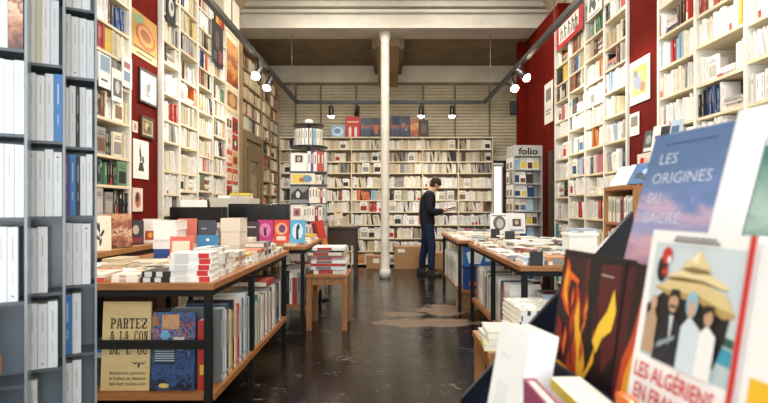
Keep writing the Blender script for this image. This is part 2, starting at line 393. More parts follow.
table('short book table behind the long one, under the two black screens', -1.95, -.79, 5.1, 6.5, (5.1, 6.5), bars=False)
table('book table across the aisle with three small black cards on it', .85, 1.72, 3.41, 5.62, (3.41, 4.46, 5.62), bars=False)
table('far book table beside the standing man, blue bins under its end', .78, 1.58, 6.0, 7.75, (6.0, 7.75), bars=False)

def stool(label, x0, x1, y0, y1, zt, m='stoolwood', group=None, bar=True):
    cx, cy = (x0+x1)/2, (y0+y1)/2; hx, hy = (x1-x0)/2, (y1-y0)/2
    t = empty('wooden_stool', label, 'stool', (cx, cy, 0), 0, group)
    bx(-hx, hx, -hy, hy, zt - .03, zt, m=m).build('seat', t, bevel=.004)
    for sx in (-1, 1):
        for sy in (-1, 1):
            bx(sx*(hx-.032) - .024, sx*(hx-.032) + .024, sy*(hy-.032) - .024, sy*(hy-.032) + .024, 0, zt - .031, m=m).build('leg', t)
    for sx in (-1, 1): bx(sx*(hx-.032) - .012, sx*(hx-.032) + .012, -hy + .06, hy - .06, zt - .1, zt - .032, m=m).build('apron', t)
    for sy in (-1, 1): bx(-hx + .06, hx - .06, sy*(hy-.032) - .012, sy*(hy-.032) + .012, zt - .1, zt - .032, m=m).build('apron', t)
    return t
stool('brown wooden stool in the aisle carrying a pile of large books', -.80, -.39, 5.14, 5.62, .54)
stool('low wooden stool under the black and white patterned pile', .445, .82, 2.36, 2.8, .55)

# small wooden table at the very edge by the grey rack
t = empty('side_table', 'small brown wooden table at the foot of the grey rack, half out of the picture', 'table', (-1.15, 1.12, 0))
bx(-.3, .226, -.15, .15, .80, .845, m='oak').build('tabletop', t, bevel=.004)
for x in (-.28, .16):
    for y in (-.13, .09): bx(x, x + .04, y, y + .04, 0, .799, col='#1d1a18', m='walnut').build('leg', t)

# dark desk far back, left of the column
t = empty('wooden_desk', 'dark wooden desk far back between the revolving stand and the column', 'desk', (-.78, 9.1, 0))
bx(-.3, .27, -.3, .3, .83, .87, m='walnut').build('desk_top', t, bevel=.004)
bx(-.24, .23, -.27, -.25, .56, .829, m='walnut').build('drawer_front', t)
for x in (-.27, .2):
    for y in (-.27, .21): bx(x, x + .05, y + .021, y + .07, 0, .829, m='walnut').build('leg', t)

# shelf-height wooden counter along the left cases
t = empty('wooden_counter', 'narrow wooden counter along the left wall with covers propped on it', 'counter', (-2.09, 4.2, 0))
bx(-.1, .1, -1.1, .9, .85, .885, m='tan').build('counter_top', t)
bx(-.1, .08, -1.08, .88, .0, .849, m='walnut').build('counter_body', t)

# wooden cabinet with stepped top, right
t = empty('wooden_cabinet', 'brown wooden cabinet of books in front of the red pier, pamphlets on its top', 'cabinet', (2.03, 4.1, 0))
bx(-.25, .25, -.27, -.245, 0, 1.33, m='tan').build('side_panel', t); bx(-.25, .25, .245, .27, 0, 1.33, m='tan').build('side_panel', t)
bx(-.25, .25, -.27, .27, 1.331, 1.36, m='oak').build('cabinet_top', t)
for z in (.1, .5, .80, 1.06): bx(-.245, .22, -.244, .244, z, z + .02, m='oak').build('shelf', t)
bx(.222, .248, -.244, .244, 0, 1.33, m='oak').build('back_panel', t)
bx(.02, .25, -.26, .26, 1.361, 1.63, m='whitewood').build('step', t)

# ------------------------------------------------------------------ bookcases
CASES = []
def bookcase(name, label, where, loc, rz, bays, shelves, depth, ztop, wm='whitewood', sm='palewood', group='tall wall bookcases', stag=0., back='#d9d0bd', zmin=0., back_m='paint', edge=.03, lip=True):
    """local x along the front, local y into the wall; bays = widths; shelves = heights of the shelf tops"""
    root = empty(name, label, 'bookcase', loc, rz, group)
    t = edge; x = 0.; xs = [0.]
    rng = random.Random(len(CASES) + 3)
    cells = []
    W = sum(bays) + t
    bx(0, W, depth - .012, depth, zmin, ztop, col=back, m=back_m).build('back_panel', root)
    for i, w in enumerate(bays):
        x0 = x + t; x1 = x + w
        bx(x, x + t, 0, depth - .0125, zmin, ztop, m=wm).build('upright', root)
        sh = [z + (rng.uniform(-stag, stag) if stag else 0) for z in shelves]
        for z in sh: bx(x0 + .0005, x1 - .0005, 0.004, depth - .0125, z - .022, z, m=sm).build('shelf', root)
        for k, z in enumerate(sh):
            zn = sh[k + 1] - .022 if k + 1 < len(sh) else ztop - .02
            cells.append(dict(x0=x0 + .003, x1=x1 - .003, z=z, h=zn - z, bay=i, row=k))
        x += w
    bx(x, x + t, 0, depth - .0125, zmin, ztop, m=wm).build('upright', root)
    bx(-.01, W + .01, -.01, depth, ztop + .0005, ztop + .025, m=wm).build('top_board', root)
    c = dict(M=X4(loc, rz), cells=cells, where=where, depth=depth, nrow=len(shelves))
    CASES.append(c); return c
SH = [.12 + .2465 * k for k in range(15)]
shl = [.16, .40, .64, .88, 1.12, 1.366, 1.60, 1.84, 2.09, 2.36, 2.61, 2.86, 3.1, 3.34, 3.55]
c_left = bookcase('bookcase', 'tall white bookcase of pale paperbacks between the red panel and the strip of posters', 'tall left case', (-2.2, 5.175, 0), PI/2, [.42, .54, .52, .54], shl, .3, 3.75, stag=.035)
c_near = bookcase('bookcase', 'narrow pale bookcase seen just past the grey rack', 'narrow left case', (-2.2, 3.35, 0), PI/2, [.58, .585], [.16, .41, .66, .90, 1.14, 1.375, 1.61, 1.90, 2.19, 2.42, 2.65, 2.9, 3.15, 3.4], .3, 3.75)
c_lfar = bookcase('bookcase', 'left bookcase at the far end, around the brown carved panel', 'far left case', (-2.2, 8.0, 0), PI/2, [1.24, .68, .68], [.16, .42, .68, .94, 2.40, 2.64, 2.88, 3.12, 3.36], .3, 3.75, wm='darkshelf', sm='darkshelf', back='#5a4a36')
c_back = bookcase('bookcase', 'wide low bookcase across the far wall, booklets in its upper rows', 'back case', (-2.19, 10.7, 0), 0, [.72, .72, .72, .72, .72, .69], [.06, .31, .57, .84, 1.105, 1.337, 1.60, 1.89, 2.12, 2.37], .28, 2.59, wm='palewood', sm='palewood', back='#a8977a', edge=.022)
c_rfar = bookcase('bookcase', 'tall white bookcase with a red banner at its top, far part of right wall', 'far right case', (2.4, 7.645, 0), -PI/2, [.58, .58, .57, .56], [.15, .43, .74, 1.06, 1.34, 1.6, 1.9, 2.18, 2.43, 2.69, 2.95, 3.21, 3.47], .3, 3.8, stag=.03)
c_rnear = bookcase('bookcase', 'tall white bookcase above the blue cover, nearest on the right wall', 'near right case', (2.38, 4.69, 0), -PI/2, [.56, .58, .56, .56], [.15, .4, .65, .9, 1.15, 1.4, 1.65, 1.9, 2.148, 2.415, 2.69, 2.95, 3.2, 3.45], .3, 3.75, stag=.02)

# cash-wrap screens seen from behind
def monitor(label, x, y, w, z0, z1, rz=0.):
    t = empty('monitor', label, 'screen', (x, y, .82), rz, 'black screens seen from behind')
    b = MB(); b.box(-w/2, w/2, -.02, .02, z0 - .82, z1 - .82, '#15171a', 'gloss'); b.box(-w/2 + .03, w/2 - .03, -.035, -.02, z0 - .82 + .02, z1 - .82 - .02, '#1c1f23', 'gloss'); b.build('screen_body', t, bevel=.006)
    bx(-.03, .03, -.019, .019, .012, z0 - .8205, col='#1a1b1d', m='steel').build('neck', t)
    bx(-.12, .12, -.09, .09, 0, .012, col='#1a1b1d', m='steel').build('foot', t)
monitor('long black screen back nearer the red panel, behind the white block of books', -1.885, 5.28, .57, .97, 1.20)
monitor('taller black screen back behind the pink and orange covers', -1.39, 5.72, .66, .90, 1.235)

# ------------------------------------------------------------------ grey pocket rack, near left
rk = empty('pocket_rack', 'tall grey stepped pocket rack of white books at the near left', 'book rack', (-1.08, 1.67, 0))
RACK = []
RZ = rad(30)
SHZ = [.22, .455, .692, .93, 1.17, 1.408, 1.65, 1.888, 2.126]
for j, (cx, cy) in enumerate(((-1.085, 1.5), (-1.08, 1.67), (-1.075, 1.845))):
    M = X4((cx + 1.08, cy - 1.67, 0), RZ)
    hw = .05
    b = bx(hw - .003, hw + .004, -.012, .122, .05, 2.3, col='#858e94', m='gloss'); b.build('side_panel', rk, M)
    b = bx(-hw - .004, -hw + .001, .0, .122, .05, 2.3, col='#858e94', m='gloss'); b.build('side_panel', rk, M)
    b = bx(-hw + .0015, hw - .0035, .118, .122, .05, 2.3, col='#6d777d', m='gloss'); b.build('back_panel', rk, M)
    for z in SHZ:
        b = bx(-hw + .0015, hw - .0035, -.008, .1175, z - .009, z, col='#4d5459', m='steel'); b.build('shelf', rk, M)
        RACK.append((j, z, X4((cx, cy, 0), RZ)))
bx(-.2, .12, -.15, .35, 0, .045, col='#555c61', m='steel').build('base', rk)

# ------------------------------------------------------------------ revolving stand by the second table
SPX, SPY = -1.03, 6.9
sp = empty('revolving_stand', 'round topped revolving book stand with black discs behind the second table', 'book stand', (SPX, SPY, 0))
b = MB(); b.lathe([(.26, 0), (.26, .03), (.05, .06)], 0, 0, '#222', 'steel'); b.build('base', sp)
b = MB(); b.lathe([(.02, .06), (.02, 2.31)], 0, 0, '#55585a', 'steel', 12); b.build('pole', sp)
b = MB(); b.lathe([(.045, 2.275), (.06, 2.295), (.05, 2.33), (.001, 2.345)], 0, 0, '#f2efe8', 'gloss', 16); b.build('knob', sp)
b = MB(); b.lathe([(.19, 2.243), (.2, 2.246), (.2, 2.262), (.19, 2.266)], 0, 0, '#1b1b1c', 'steel', 28); b.build('disc', sp)
b = MB(); b.lathe([(.23, 1.962), (.245, 1.965), (.245, 1.98), (.235, 1.985)], 0, 0, '#1b1b1c', 'steel', 28); b.build('disc', sp)
SPR = rad(8); SPZ = [.27, .52, .77, 1.02, 1.25, 1.486, 1.65]
for z in SPZ:
    b = bx(-.235, .235, -.235, .235, z - .014, z, col='#3a3b3b', m='steel'); b.build('tray', sp, X4((0, 0, 0), SPR))
for sx in (-1, 1):
    for sy in (-1, 1):
        b = bx(sx*.228 - .005, sx*.228 + .005, sy*.228 - .005, sy*.228 + .005, .1, 1.94, col='#8f9294', m='steel'); b.build('rod', sp, X4((0, 0, 0), SPR))

# ------------------------------------------------------------------ folio rack
FX, FY = 2.07, 8.05
fo = empty('paperback_rack', 'tall grey revolving rack headed folio, between the right tables and the red wall', 'book rack', (FX, FY, 0), rad(6))
bx(-.22, -.205, -.16, .16, .05, 1.96, col='#a9abaa', m='paint').build('side_panel', fo); bx(.205, .22, -.16, .16, .05, 1.96, col='#a9abaa', m='paint').build('side_panel', fo)
bx(-.204, .204, .0, .02, .05, 1.96, col='#a3a3a0', m='paint').build('back_panel', fo)
b = bx(-.22, .22, -.16, .16, 1.961, 2.12, col='#b4b5b2', m='paint'); put_text(b, 'folio', (-.15, -.1615, 1.985), (1, 0, 0), (0, 0, 1), .095, '#1d1d1d', .30, .03); b.build('header', fo)
FOZ = [.1, .31, .52, .72, .93, 1.14, 1.35, 1.55, 1.76]
for z in FOZ: bx(-.204, .204, -.16, -.001, z - .012, z, col='#b5b6b4', m='paint').build('tray', fo)
b = MB(); b.lathe([(.2, 0), (.2, .03), (.04, .049)], 0, 0, '#333', 'steel'); b.build('base', fo)

# ------------------------------------------------------------------ track lighting
tr = empty('track_light_rail', 'black lighting track hung in a U below the beam', 'lighting track', (0, 9.6, 3.1))
bx(-1.675, -1.625, -8.6, .025, -.03, .03, col='#1b1b1b', m='steel').build('track', tr); bx(1.732, 1.782, -8.6, .025, -.03, .03, col='#1b1b1b', m='steel').build('track', tr)
bx(-1.6245, 1.7315, -.025, .025, -.03, .03, col='#1b1b1b', m='steel').build('track', tr)
for x, y in ((-1.65, -.5), (1.757, -.5)):
    b = MB(); b.tube((x, y, .03), (x, y, 1.06), .006, '#7a756a'); b.build('rod', tr)
for x in (-1.65, 1.757):
    b = MB(); b.tube((x, -4, .03), (x, -4, 1.62), .006, '#7a756a'); b.build('rod', tr)
def spot(label, x, y, tgt, energy, lit=True, ang=110, z=3.0, blend=1.):
    t = empty('spotlight', label, 'lamp', (x, y, 3.069), 0, 'spotlights on the black track')
    d = (Vector(tgt) - Vector((x, y, z))).normalized()
    b = MB(); b.tube((0, 0, 0), (0, 0, z - 3.07 + .05), .012, '#1b1b1b'); b.build('stem', t)
    q = d.to_track_quat('Z', 'Y').to_matrix().to_4x4()
    h = MB(); h.lathe([(.03, -.09), (.045, -.085), (.048, .05), (.056, .085), (.05, .085), (.044, .05)], 0, 0, '#1b1b1b', 'steel', 16)
    h.build('lamp_head', t, Matrix.Translation((0, 0, z - 3.07)) @ q)
    if lit:
        h = MB(); h.lathe([(.02, .05), (.05, .07), (.056, .09), (.04, .118), (.001, .13)], 0, 0, '#fff', 'bulb', 16)
        h.build('bulb', t, Matrix.Translation((0, 0, z - 3.07)) @ q)
        l = bpy.data.lights.new('spot_lamp', 'SPOT'); l.energy = energy; l.spot_size = rad(ang); l.spot_blend = blend; l.color = (1, .89, .74); l.shadow_soft_size = .05
        o = bpy.data.objects.new('spot_lamp', l); COL.objects.link(o); o.location = Vector((x, y, z)) + d * .17; o.rotation_euler = d.to_track_quat('-Z', 'Y').to_euler()
SE = 42
spot('lit spotlight nearer the camera on the left arm of the track', -1.65, 6.73, (-1.9, 5.7, 1.9), SE, z=2.91)
spot('lit spotlight second from the camera on the left arm of the track', -1.65, 7.35, (-2.0, 6.6, 1.7), SE, z=2.92)
spot('lit spotlight at the left end of the rear track', -1.03, 9.6, (-1.03, 9.8, 1.0), 42, ang=150, z=2.94)
spot('unlit dark spotlight just left of the column on the rear track', -.56, 9.6, (-.8, 10.8, 2.0), 0, False, z=2.94)
spot('lit spotlight just right of the column on the rear track', .60, 9.6, (.60, 9.8, 1.0), 42, ang=150, z=2.94)
spot('lit spotlight at the right end of the rear track', 1.16, 9.6, (1.16, 9.8, 1.0), 42, ang=150, z=2.94)
spot('lit spotlight on the right arm of the track by the red pier', 1.757, 7.45, (1.95, 6.4, 1.7), SE, z=2.92)
spot('spotlight with a long dark head on the right arm of the track', 1.757, 6.95, (2.4, 6.3, 2.2), SE, z=2.94)
for yy in (1.8, 3.4, 5.0):    # added unseen lights along the same track, above the picture, without heads
    for x, s in ((-1.65, -1), (1.757, 1)):
        l = bpy.data.lights.new('spot_lamp', 'SPOT'); l.energy = 30; l.spot_size = rad(90); l.spot_blend = .7; l.color = (1, .91, .78); l.shadow_soft_size = .06
        o = bpy.data.objects.new('spot_lamp', l); COL.objects.link(o); o.location = (x, yy, 3.0)
        o.rotation_euler = (Vector((x + s * .8, yy, 1.8)) - Vector((x, yy, 3.0))).to_track_quat('-Z', 'Y').to_euler()

# small black wall speaker on the red pier
t = empty('wall_speaker', 'small black speaker box mounted high on the red pier near the far right', 'speaker', (2.262, 9.55, 2.98))
bx(-.06, .055, -.06, .06, -.12, .12, col='#1c1a1a', m='paint').build('cabinet_body', t, bevel=.008)
b = MB(); b.tube((.055, 0, 0), (.067, 0, 0), .03, '#222'); b.build('bracket', t)
# ------------------------------------------------------------------ books
def art2d(mb, P, items, w, h):
    """items painted on a cover in order; P(u,v,layer) gives the point, u,v in 0..1"""
    for k, it in enumerate(items):
        col, pts = it[0], it[1]; m = it[2] if len(it) > 2 else 'cover'
        mb.face([P(u, v, k + 1) for u, v in pts], col, m)
def rect(u0, v0, u1, v1): return [(u0, v0), (u1, v0), (u1, v1), (u0, v1)]
def ell(cu, cv, a, b, n=14, rot=0.):
    return [(cu + a*math.cos(t)*math.cos(rot) - b*math.sin(t)*math.sin(rot), cv + a*math.cos(t)*math.sin(rot) + b*math.sin(t)*math.cos(rot)) for t in (2*PI*i/n for i in range(n))]

def disp(name, label, M, w, h, t, col, art=(), texts=(), fm='cover', group=None, spine=None, spine_x=0, pagecol=PAGE, cat='book', marks=()):
    """an upright book, front cover at local y=0 facing -y, x 0..w, z 0..h"""
    b = MB(); sc = spine or col; bt = min(.003, t * .2)
    b.box(0, w, 0, bt, 0, h, sc, 'cover')
    b.face([(0, -.00012, 0), (w, -.00012, 0), (w, -.00012, h), (0, -.00012, h)], col, fm)
    b.box(0, w, t - bt, t, 0, h, col, 'cover')
    if spine_x == 0: b.box(0, bt, bt, t - bt, 0, h, sc, 'cover')
    else: b.box(w - bt, w, bt, t - bt, 0, h, sc, 'cover')
    P = lambda u, v, k: (u * w, -.00012 - .00012 * k, v * h)
    art2d(b, P, art, w, h)
    k = len(art) + 2
    for tx in texts:      # (string, u, v, height fraction, colour, width fraction or None, bold)
        s, u, v, hh, c, wf, bo = tx
        put_text(b, s, P(u, v, k), (1, 0, 0), (0, 0, 1), hh * h, c, None if wf is None else wf * w, bo)
    for (u0, u1, v0, v1, c) in marks: b.face([P(u, v, k) for u, v in rect(u0, v0, u1, v1)], c)
    o = tag(b.build(name, None, M), label, cat, group)
    p = MB(); x0, x1 = (bt, w - .004) if spine_x == 0 else (.004, w - bt)
    p.box(x0 + .0002, x1, bt + .0002, t - bt - .0002, .003, h - .003, pagecol, 'paper'); p.build('pages', o)
    return o

_flat_n = {}
def flat(label, x, y, z, w, d, t, col, rz=0., art=(), fm='cover', spine=None, group=None, bands=(), name='paperback', pagecol=PAGE, rx=0.):
    """a book lying on its back, spine towards local -y"""
    b = MB(); bt = min(.002, t * .18); sc = spine or col
    b.box(-w/2, w/2, -d/2, d/2, 0, bt, sc); b.box(-w/2, w/2, -d/2, d/2, t - bt, t, sc)
    b.box(-w/2, w/2, -d/2, -d/2 + bt, bt, t - bt, sc)
    b.face([(-w/2, -d/2, t + .0001), (w/2, -d/2, t + .0001), (w/2, d/2, t + .0001), (-w/2, d/2, t + .0001)], col, fm)
    P = lambda u, v, k: ((u - .5) * w, (v - .5) * d, t + .0001 + .0001 * k)
    art2d(b, P, art, w, d)
    for u0, u1, c in bands:
        b.face([(-w/2 + u0*w, -d/2 - .0003, .001), (-w/2 + u1*w, -d/2 - .0003, .001), (-w/2 + u1*w, -d/2 - .0003, t - .001), (-w/2 + u0*w, -d/2 - .0003, t - .001)], c)
    o = tag(b.build(name, None, X4((x, y, z), rz, rx)), label, 'book', group)
    p = MB(); p.box(-w/2 + .003, w/2 - .003, -d/2 + bt + .0002, d/2 - .003, bt + .0002, t - bt - .0002, pagecol, 'paper'); p.build('pages', o)
    return o

def cover_art(rng, wt=None):
    """a plain cover layout: picture block, title bars"""
    a = []
    ink = rng.choice(['#4a4846', '#7a7670', '#a35a52', '#6a86a8', '#8a7460'])
    q = rng.random()
    if q < .28: a.append((pick({'grey': 2, 'beige': 2, 'brown': 1, 'blue': 1, 'red': 1, 'black': 1, 'pale blue': 1, 'yellow': .4}, rng)[1], rect(.1, .12, .9, .62)))
    v = .72 if q < .28 else .6
    for k in range(rng.choice((1, 2, 2))): a.append((ink, rect(.14, v + .09 * k, rng.uniform(.5, .88), v + .05 + .09 * k)))
    a.append((ink, rect(.3, .9, .7, .925)))
    return a
LIGHT = {'white': 8, 'cream': 5, 'red': .5, 'grey': .6, 'black': .5, 'blue': .3, 'yellow': .3, 'pale blue': .4, 'orange': .25, 'pink': .2, 'beige': .6}
def pile(where, x, y, z, n, w, d, t, rz=0., wt=LIGHT, cols=None, jit=.012, group=None, bands=None, tv=.3, rng=R, fm=None, pagecol=PAGE):
    zz = z + .0005
    for i in range(n):
        cn, c = cols[i % len(cols)] if cols else pick(wt, rng)
        tt = t * rng.uniform(1 - tv, 1 + tv)
        pos = 'alone' if n == 1 else ('bottom' if i == 0 else 'top' if i == n - 1 else nth(i + 1) + ' up')
        lab = ('%s book lying %s' % (cn, where)) if n == 1 else '%s book %s in %s' % (cn, pos, where)
        bd = bands(rng) if bands else ([(rng.uniform(.1, .2), rng.uniform(.5, .8), rng.choice(['#6a6660', '#a32a22', '#3a3836']))] if False else [(.3, rng.uniform(.45, .65), rng.choice(['#b5b0a6', '#c9a29a', '#a8a49c', '#bcb8b0']))])
        bd = [(u0, u1, cc) for u0, u1, cc in bd]
        flat(lab, x + rng.uniform(-jit, jit), y + rng.uniform(-jit, jit), zz, w * rng.uniform(.93, 1), d * rng.uniform(.93, 1), tt, c, rz + rng.uniform(-.06, .06), cover_art(rng) if i == n - 1 else (), bands=bd, group=group, fm=fm or 'cover', pagecol=pagecol)
        zz += tt + .0006
    return zz
TZ = .82
# ---- long table nearest the aisle (x -1.95..-.87, y 2.64..4.66)
G1 = 'books on the long table by the aisle'
pile('the front row, red edged, next to the grey rack', -1.52, 2.80, TZ, 2, .17, .24, .022, .05, cols=[('orange red', '#d8452c'), ('red and white', '#e9ded2')], group=G1)
pile('the cream pair on the front edge', -1.325, 2.78, TZ, 2, .14, .22, .022, 0, cols=[('cream', '#ece4d4')], group=G1)
pile('the black pair on the front edge', -1.165, 2.77, TZ, 2, .15, .21, .028, 0, cols=[('black', '#201f1e')], group=G1, bands=lambda r: [(.1, .35, '#d8d5cf'), (.5, .72, '#d8d5cf')])
RB = lambda r: [(.70, .97, '#cf2a26'), (.12, .45, '#dcd9d3')]
pile('the white pile with red spine bands at the front corner', -1.005, 2.76, TZ, 5, .21, .17, .029, .03, pagecol='#f3f1ec', cols=[('white', '#f4f2ee')], group=G1, bands=RB, tv=.05, jit=.004)
pile('the second white pile behind the red banded one', -.985, 3.0, TZ, 5, .20, .15, .030, 1.5, pagecol='#f1efea', cols=[('white', '#f1efe9')], group=G1, tv=.08, jit=.006)
rg = random.Random(21)
gx = 0
for r, yy in enumerate((3.06, 3.32, 3.6)):
    for q, xx in enumerate((-1.82, -1.66, -1.50, -1.34, -1.18)):
        if r == 1 and q >= 3: continue
        if r == 0 and q == 4: continue
        n = rg.choice((1, 1, 2, 3))
        pile('pile %s from aisle in %s row back, long table' % (nth(6 - q), nth(r + 2)), xx, yy, TZ, n, .145, .215, .016, 0, {'cream': 6, 'white': 5, 'beige': 3, 'red': .8, 'orange': .5, 'black': .6, 'pale blue': .4}, group=G1, rng=rg)
zt = pile('the cream pile behind the coral cover', -1.30, 3.40, TZ, 3, .17, .2, .025, .1, cols=[('cream', '#efe8d8')], group=G1)
disp('display_book', 'coral red framed cover standing on the long table behind the white piles', X4((-1.33, 3.22, TZ + .001), .08, rad(-6)), .13, .20, .018, '#d96a58', [('#ead9c0', rect(.1, .06, .9, .86))], group=G1)
disp('display_book', 'blue cover with white title standing beside the coral red one', X4((-1.19, 3.28, TZ + .001), -.05, rad(-6)), .13, .205, .018, '#3f7fae', [('#e8eef2', rect(.45, .82, .6, .9)), ('#2f6a98', rect(0, 0, 1, .4))], group=G1)
pile('the pile before the beige block, aisle side', -1.0, 3.3, TZ, 4, .2, .16, .026, 1.55, cols=[('cream', '#efe9db'), ('white', '#f3f1ec'), ('brown backed', '#b98a5e')], group=G1)
pile('the yellow topped pile on the aisle side', -.98, 3.52, TZ, 3, .16, .13, .022, 1.5, cols=[('white', '#f0eee8'), ('white', '#f0eee8'), ('yellow', '#e6c832')], group=G1)
pile('the orange and white pile near the aisle edge', -.97, 3.72, TZ, 4, .17, .14, .024, 1.55, cols=[('white', '#f1efe9'), ('cream', '#ebe3d3'), ('white', '#f1efe9'), ('orange', '#e2582e')], group=G1)
pile('the dark spined pile near the aisle edge', -.97, 3.93, TZ, 4, .18, .15, .026, 1.55, cols=[('white', '#efede8'), ('dark blue', '#2a3550'), ('white', '#efede8'), ('grey', '#6a6a6e')], group=G1)
pile('the yellow and white pile at the far aisle corner', -.97, 4.17, TZ, 3, .18, .15, .028, 1.55, cols=[('white', '#efede8'), ('pale yellow', '#e6dc9a'), ('white', '#f3f1ec')], group=G1)
pile('the last low pile at the far aisle corner', -.97, 4.42, TZ, 2, .18, .17, .022, 1.55, cols=[('white', '#efede8'), ('cream', '#e9e0cb')], group=G1)
pile('the tall beige block of books standing mid table', -1.165, 4.02, TZ, 3, .15, .2, .092, 0.02, pagecol='#e3d9c8', bands=lambda r: [], cols=[('beige', '#e3d8c6'), ('cream', '#e9dfd0')], group=G1, tv=.1, jit=.003)
pile('the stack beside the tall beige block', -1.125, 4.24, TZ, 3, .11, .2, .045, 0.02, pagecol='#dfd3c2', bands=lambda r: [], cols=[('cream', '#e6dccb'), ('pinkish', '#dcc6b6')], group=G1, tv=.1, jit=.003)
pile('the tall white block with a blue book under it', -1.66, 4.05, TZ, 4, .175, .26, .068, .05, pagecol='#f1f0ee', bands=lambda r: [], cols=[('blue', '#2c4c92')] + [('white', '#f6f5f3')] * 3, group=G1, tv=.05, jit=.002)
pile('the pale stack behind the tall white block', -1.45, 4.2, TZ, 3, .14, .2, .029, -.1, cols=[('white', '#eeece6'), ('pale green', '#c7cfb8'), ('pink', '#dfa598')], group=G1, tv=.1, jit=.006)
disp('display_book', 'salmon pink cover standing behind the tall white block', X4((-1.735, 4.36, TZ + .001), .0, rad(-5)), .15, .285, .02, '#df7d6c', [('#e8b7a6', rect(.1, .1, .9, .5))], group=G1)
disp('display_book', 'slate grey cover with pale lettering, right of the salmon pink one', X4((-1.585, 4.40, TZ + .001), -.02, rad(-5)), .145, .27, .02, '#4a525e', [('#aeb4bc', rect(.2, .72, .5, .76)), ('#aeb4bc', rect(.15, .3, .55, .34)), ('#cdd1d6', rect(.5, .22, .85, .27))], group=G1)
disp('display_book', 'black and white patterned cover next to the slate grey one', X4((-1.43, 4.41, TZ + .001), .03, rad(-5)), .135, .25, .02, '#8a8a88', fm='print_photo', group=G1)
disp('display_book', 'dark plum cover standing behind the tall beige block', X4((-1.20, 4.38, TZ + .001), 0, rad(-5)), .13, .26, .02, '#3e3238', [('#c9c0c4', rect(.2, .8, .8, .84))], group=G1)
pile('the far row behind the slate grey cover', -1.42, 4.575, TZ, 2, .3, .12, .02, 0, group=G1)
pile('the low grey pile by the magenta cover', -1.09, 4.54, TZ, 3, .17, .15, .03, .1, cols=[('white', '#e9e6e0'), ('cream', '#e3dac8'), ('dark grey', '#34373a')], group=G1)
# ---- under the long table: front
GS = 'books under the long table'
ZS = .2505
art = []
o = disp('poster_board', 'parchment coloured board with old western lettering leaning under the front of the long table', X4((-1.485, 2.735, ZS + .0015), 0, rad(-4)), .25, .455, .012, '#d8c08a', (),
  [
   ('Aventuriers, pionniers', .17, .18, .036, '#2a2118', .76, .015), ('et Indiens en d\u00e9taient', .17, .12, .036, '#2a2118', .76, .015), ('dans huit romans avec', .17, .06, .036, '#2a2118', .76, .015)], fm='print_parchment', cat='poster')
# small horned skull mark on the board
b = MB(); Q = lambda u, v, k: (u * .25, -.0013, v * .455)
slab_text(b, 'PARTEZ', Q, .16, .695, .78, .118, 0, '#2a2118'); slab_text(b, 'A LA CON', Q, .16, .555, .80, .112, 0, '#2a2118'); slab_text(b, 'DE L\u2019OU', Q, .16, .405, .80, .112, 0, '#2a2118')
b.build('lettering', o)
b = MB(); P = lambda u, v: (u * .25, -.0016, v * .455)
for pts in ([(.62, .33), (.70, .31), (.78, .325), (.70, .29)], [(.78, .325), (.86, .31), (.94, .33), (.86, .29)], [(.75, .31), (.81, .31), (.79, .25), (.77, .25)]):
    b.face([P(u, v) for u, v in pts], '#4a3a26')
b.build('skull_mark', o)
disp('comic_album', 'dark blue comic album with a fan and white text block beside the western board', X4((-1.228, 2.74, ZS + .0015), 0, rad(-4)), .225, .40, .014, '#1f2a3e',
  [('#b5583a', rect(.02, .82, .14, .95), 'print_warm'), ('#c9d4dc', rect(.22, .78, .62, .97), 'print_collage'), ('#6fa6cf', [(.18, .70), (.30, .58), (.42, .70), (.36, .77), (.24, .77)]), ('#16202e', rect(.05, .33, .55, .55)),
   ('#cdbb5e', ell(.3, .06, .12, .03)), ('#d8d8d4', rect(.5, .62, .75, .68)), ('#3a7ab8', [(.62, .05), (.97, .05), (.97, .5), (.7, .55)], 'print_comic'), ('#7fa6c8', rect(.15, .12, .5, .22), 'print_comic')],
  fm='print_comic', marks=[(.07, .53, .52 - .03 * i, .535 - .03 * i, '#a9b8c8') for i in range(6)])
disp('art_book', 'tall red spined book at the front corner under the long table', X4((-.985, 2.745, ZS), rad(8)), .05, .36, .08, '#b1261e', [('#d8b43c', rect(.2, .22, .8, .36))], spine='#a8231c')
pile('a dark pile behind the western board', -1.43, 2.98, ZS, 5, .4, .3, .04, 0, {'black': 4, 'blue': 2, 'grey': 2, 'brown': 1}, group=GS)
# ---- under the long table: spines towards the aisle
def upright_row(where, x, y0, y1, z, rz, wt, hr, dr, tr, rng, group=None, name='album', cols=None, lean=0.):
    """books standing in a row along +y (or -y), spines facing the aisle"""
    y = y0; i = 0; s = 1 if y1 > y0 else -1
    while True:
        t = rng.uniform(*tr); h = rng.uniform(*hr); d = rng.uniform(*dr)
        if (y + s*t - y1) * s > 0: break
        cn, c = cols[i % len(cols)] if cols else pick(wt, rng)
        i += 1
        # local x = thickness; spine at local y=0
        b = MB(); b.box(0, t, 0, .003, 0, h, c); b.box(0, .003, .003, d, 0, h, c); b.box(t - .003, t, .003, d, 0, h, c)
        ink = '#8a857c' if sum(lin(c)) > .9 else '#c9c4b8'
        b.face([(t*.38, -.0004, h*.45), (t*.62, -.0004, h*.45), (t*.62, -.0004, h*.85), (t*.38, -.0004, h*.85)], ink)
        b.face([(t*.25, -.0004, h*.06), (t*.75, -.0004, h*.06), (t*.75, -.0004, h*.1), (t*.25, -.0004, h*.1)], ink)
        yy = y if (s > 0) == (rz > 0) else y + s * t
        if s > 0 and rz < 0: yy = y + t
        o = tag(b.build(name, None, X4((x, yy, z), rz)), '%s book standing %s along %s' % (cn, nth(i), where), 'book', group)
        p = MB(); p.box(.0032, t - .0032, .0032, d - .004, .003, h - .004, PAGE, 'paper'); p.build('pages', o)
        y += s * (t + .0015)
    return i
rg = random.Random(5)
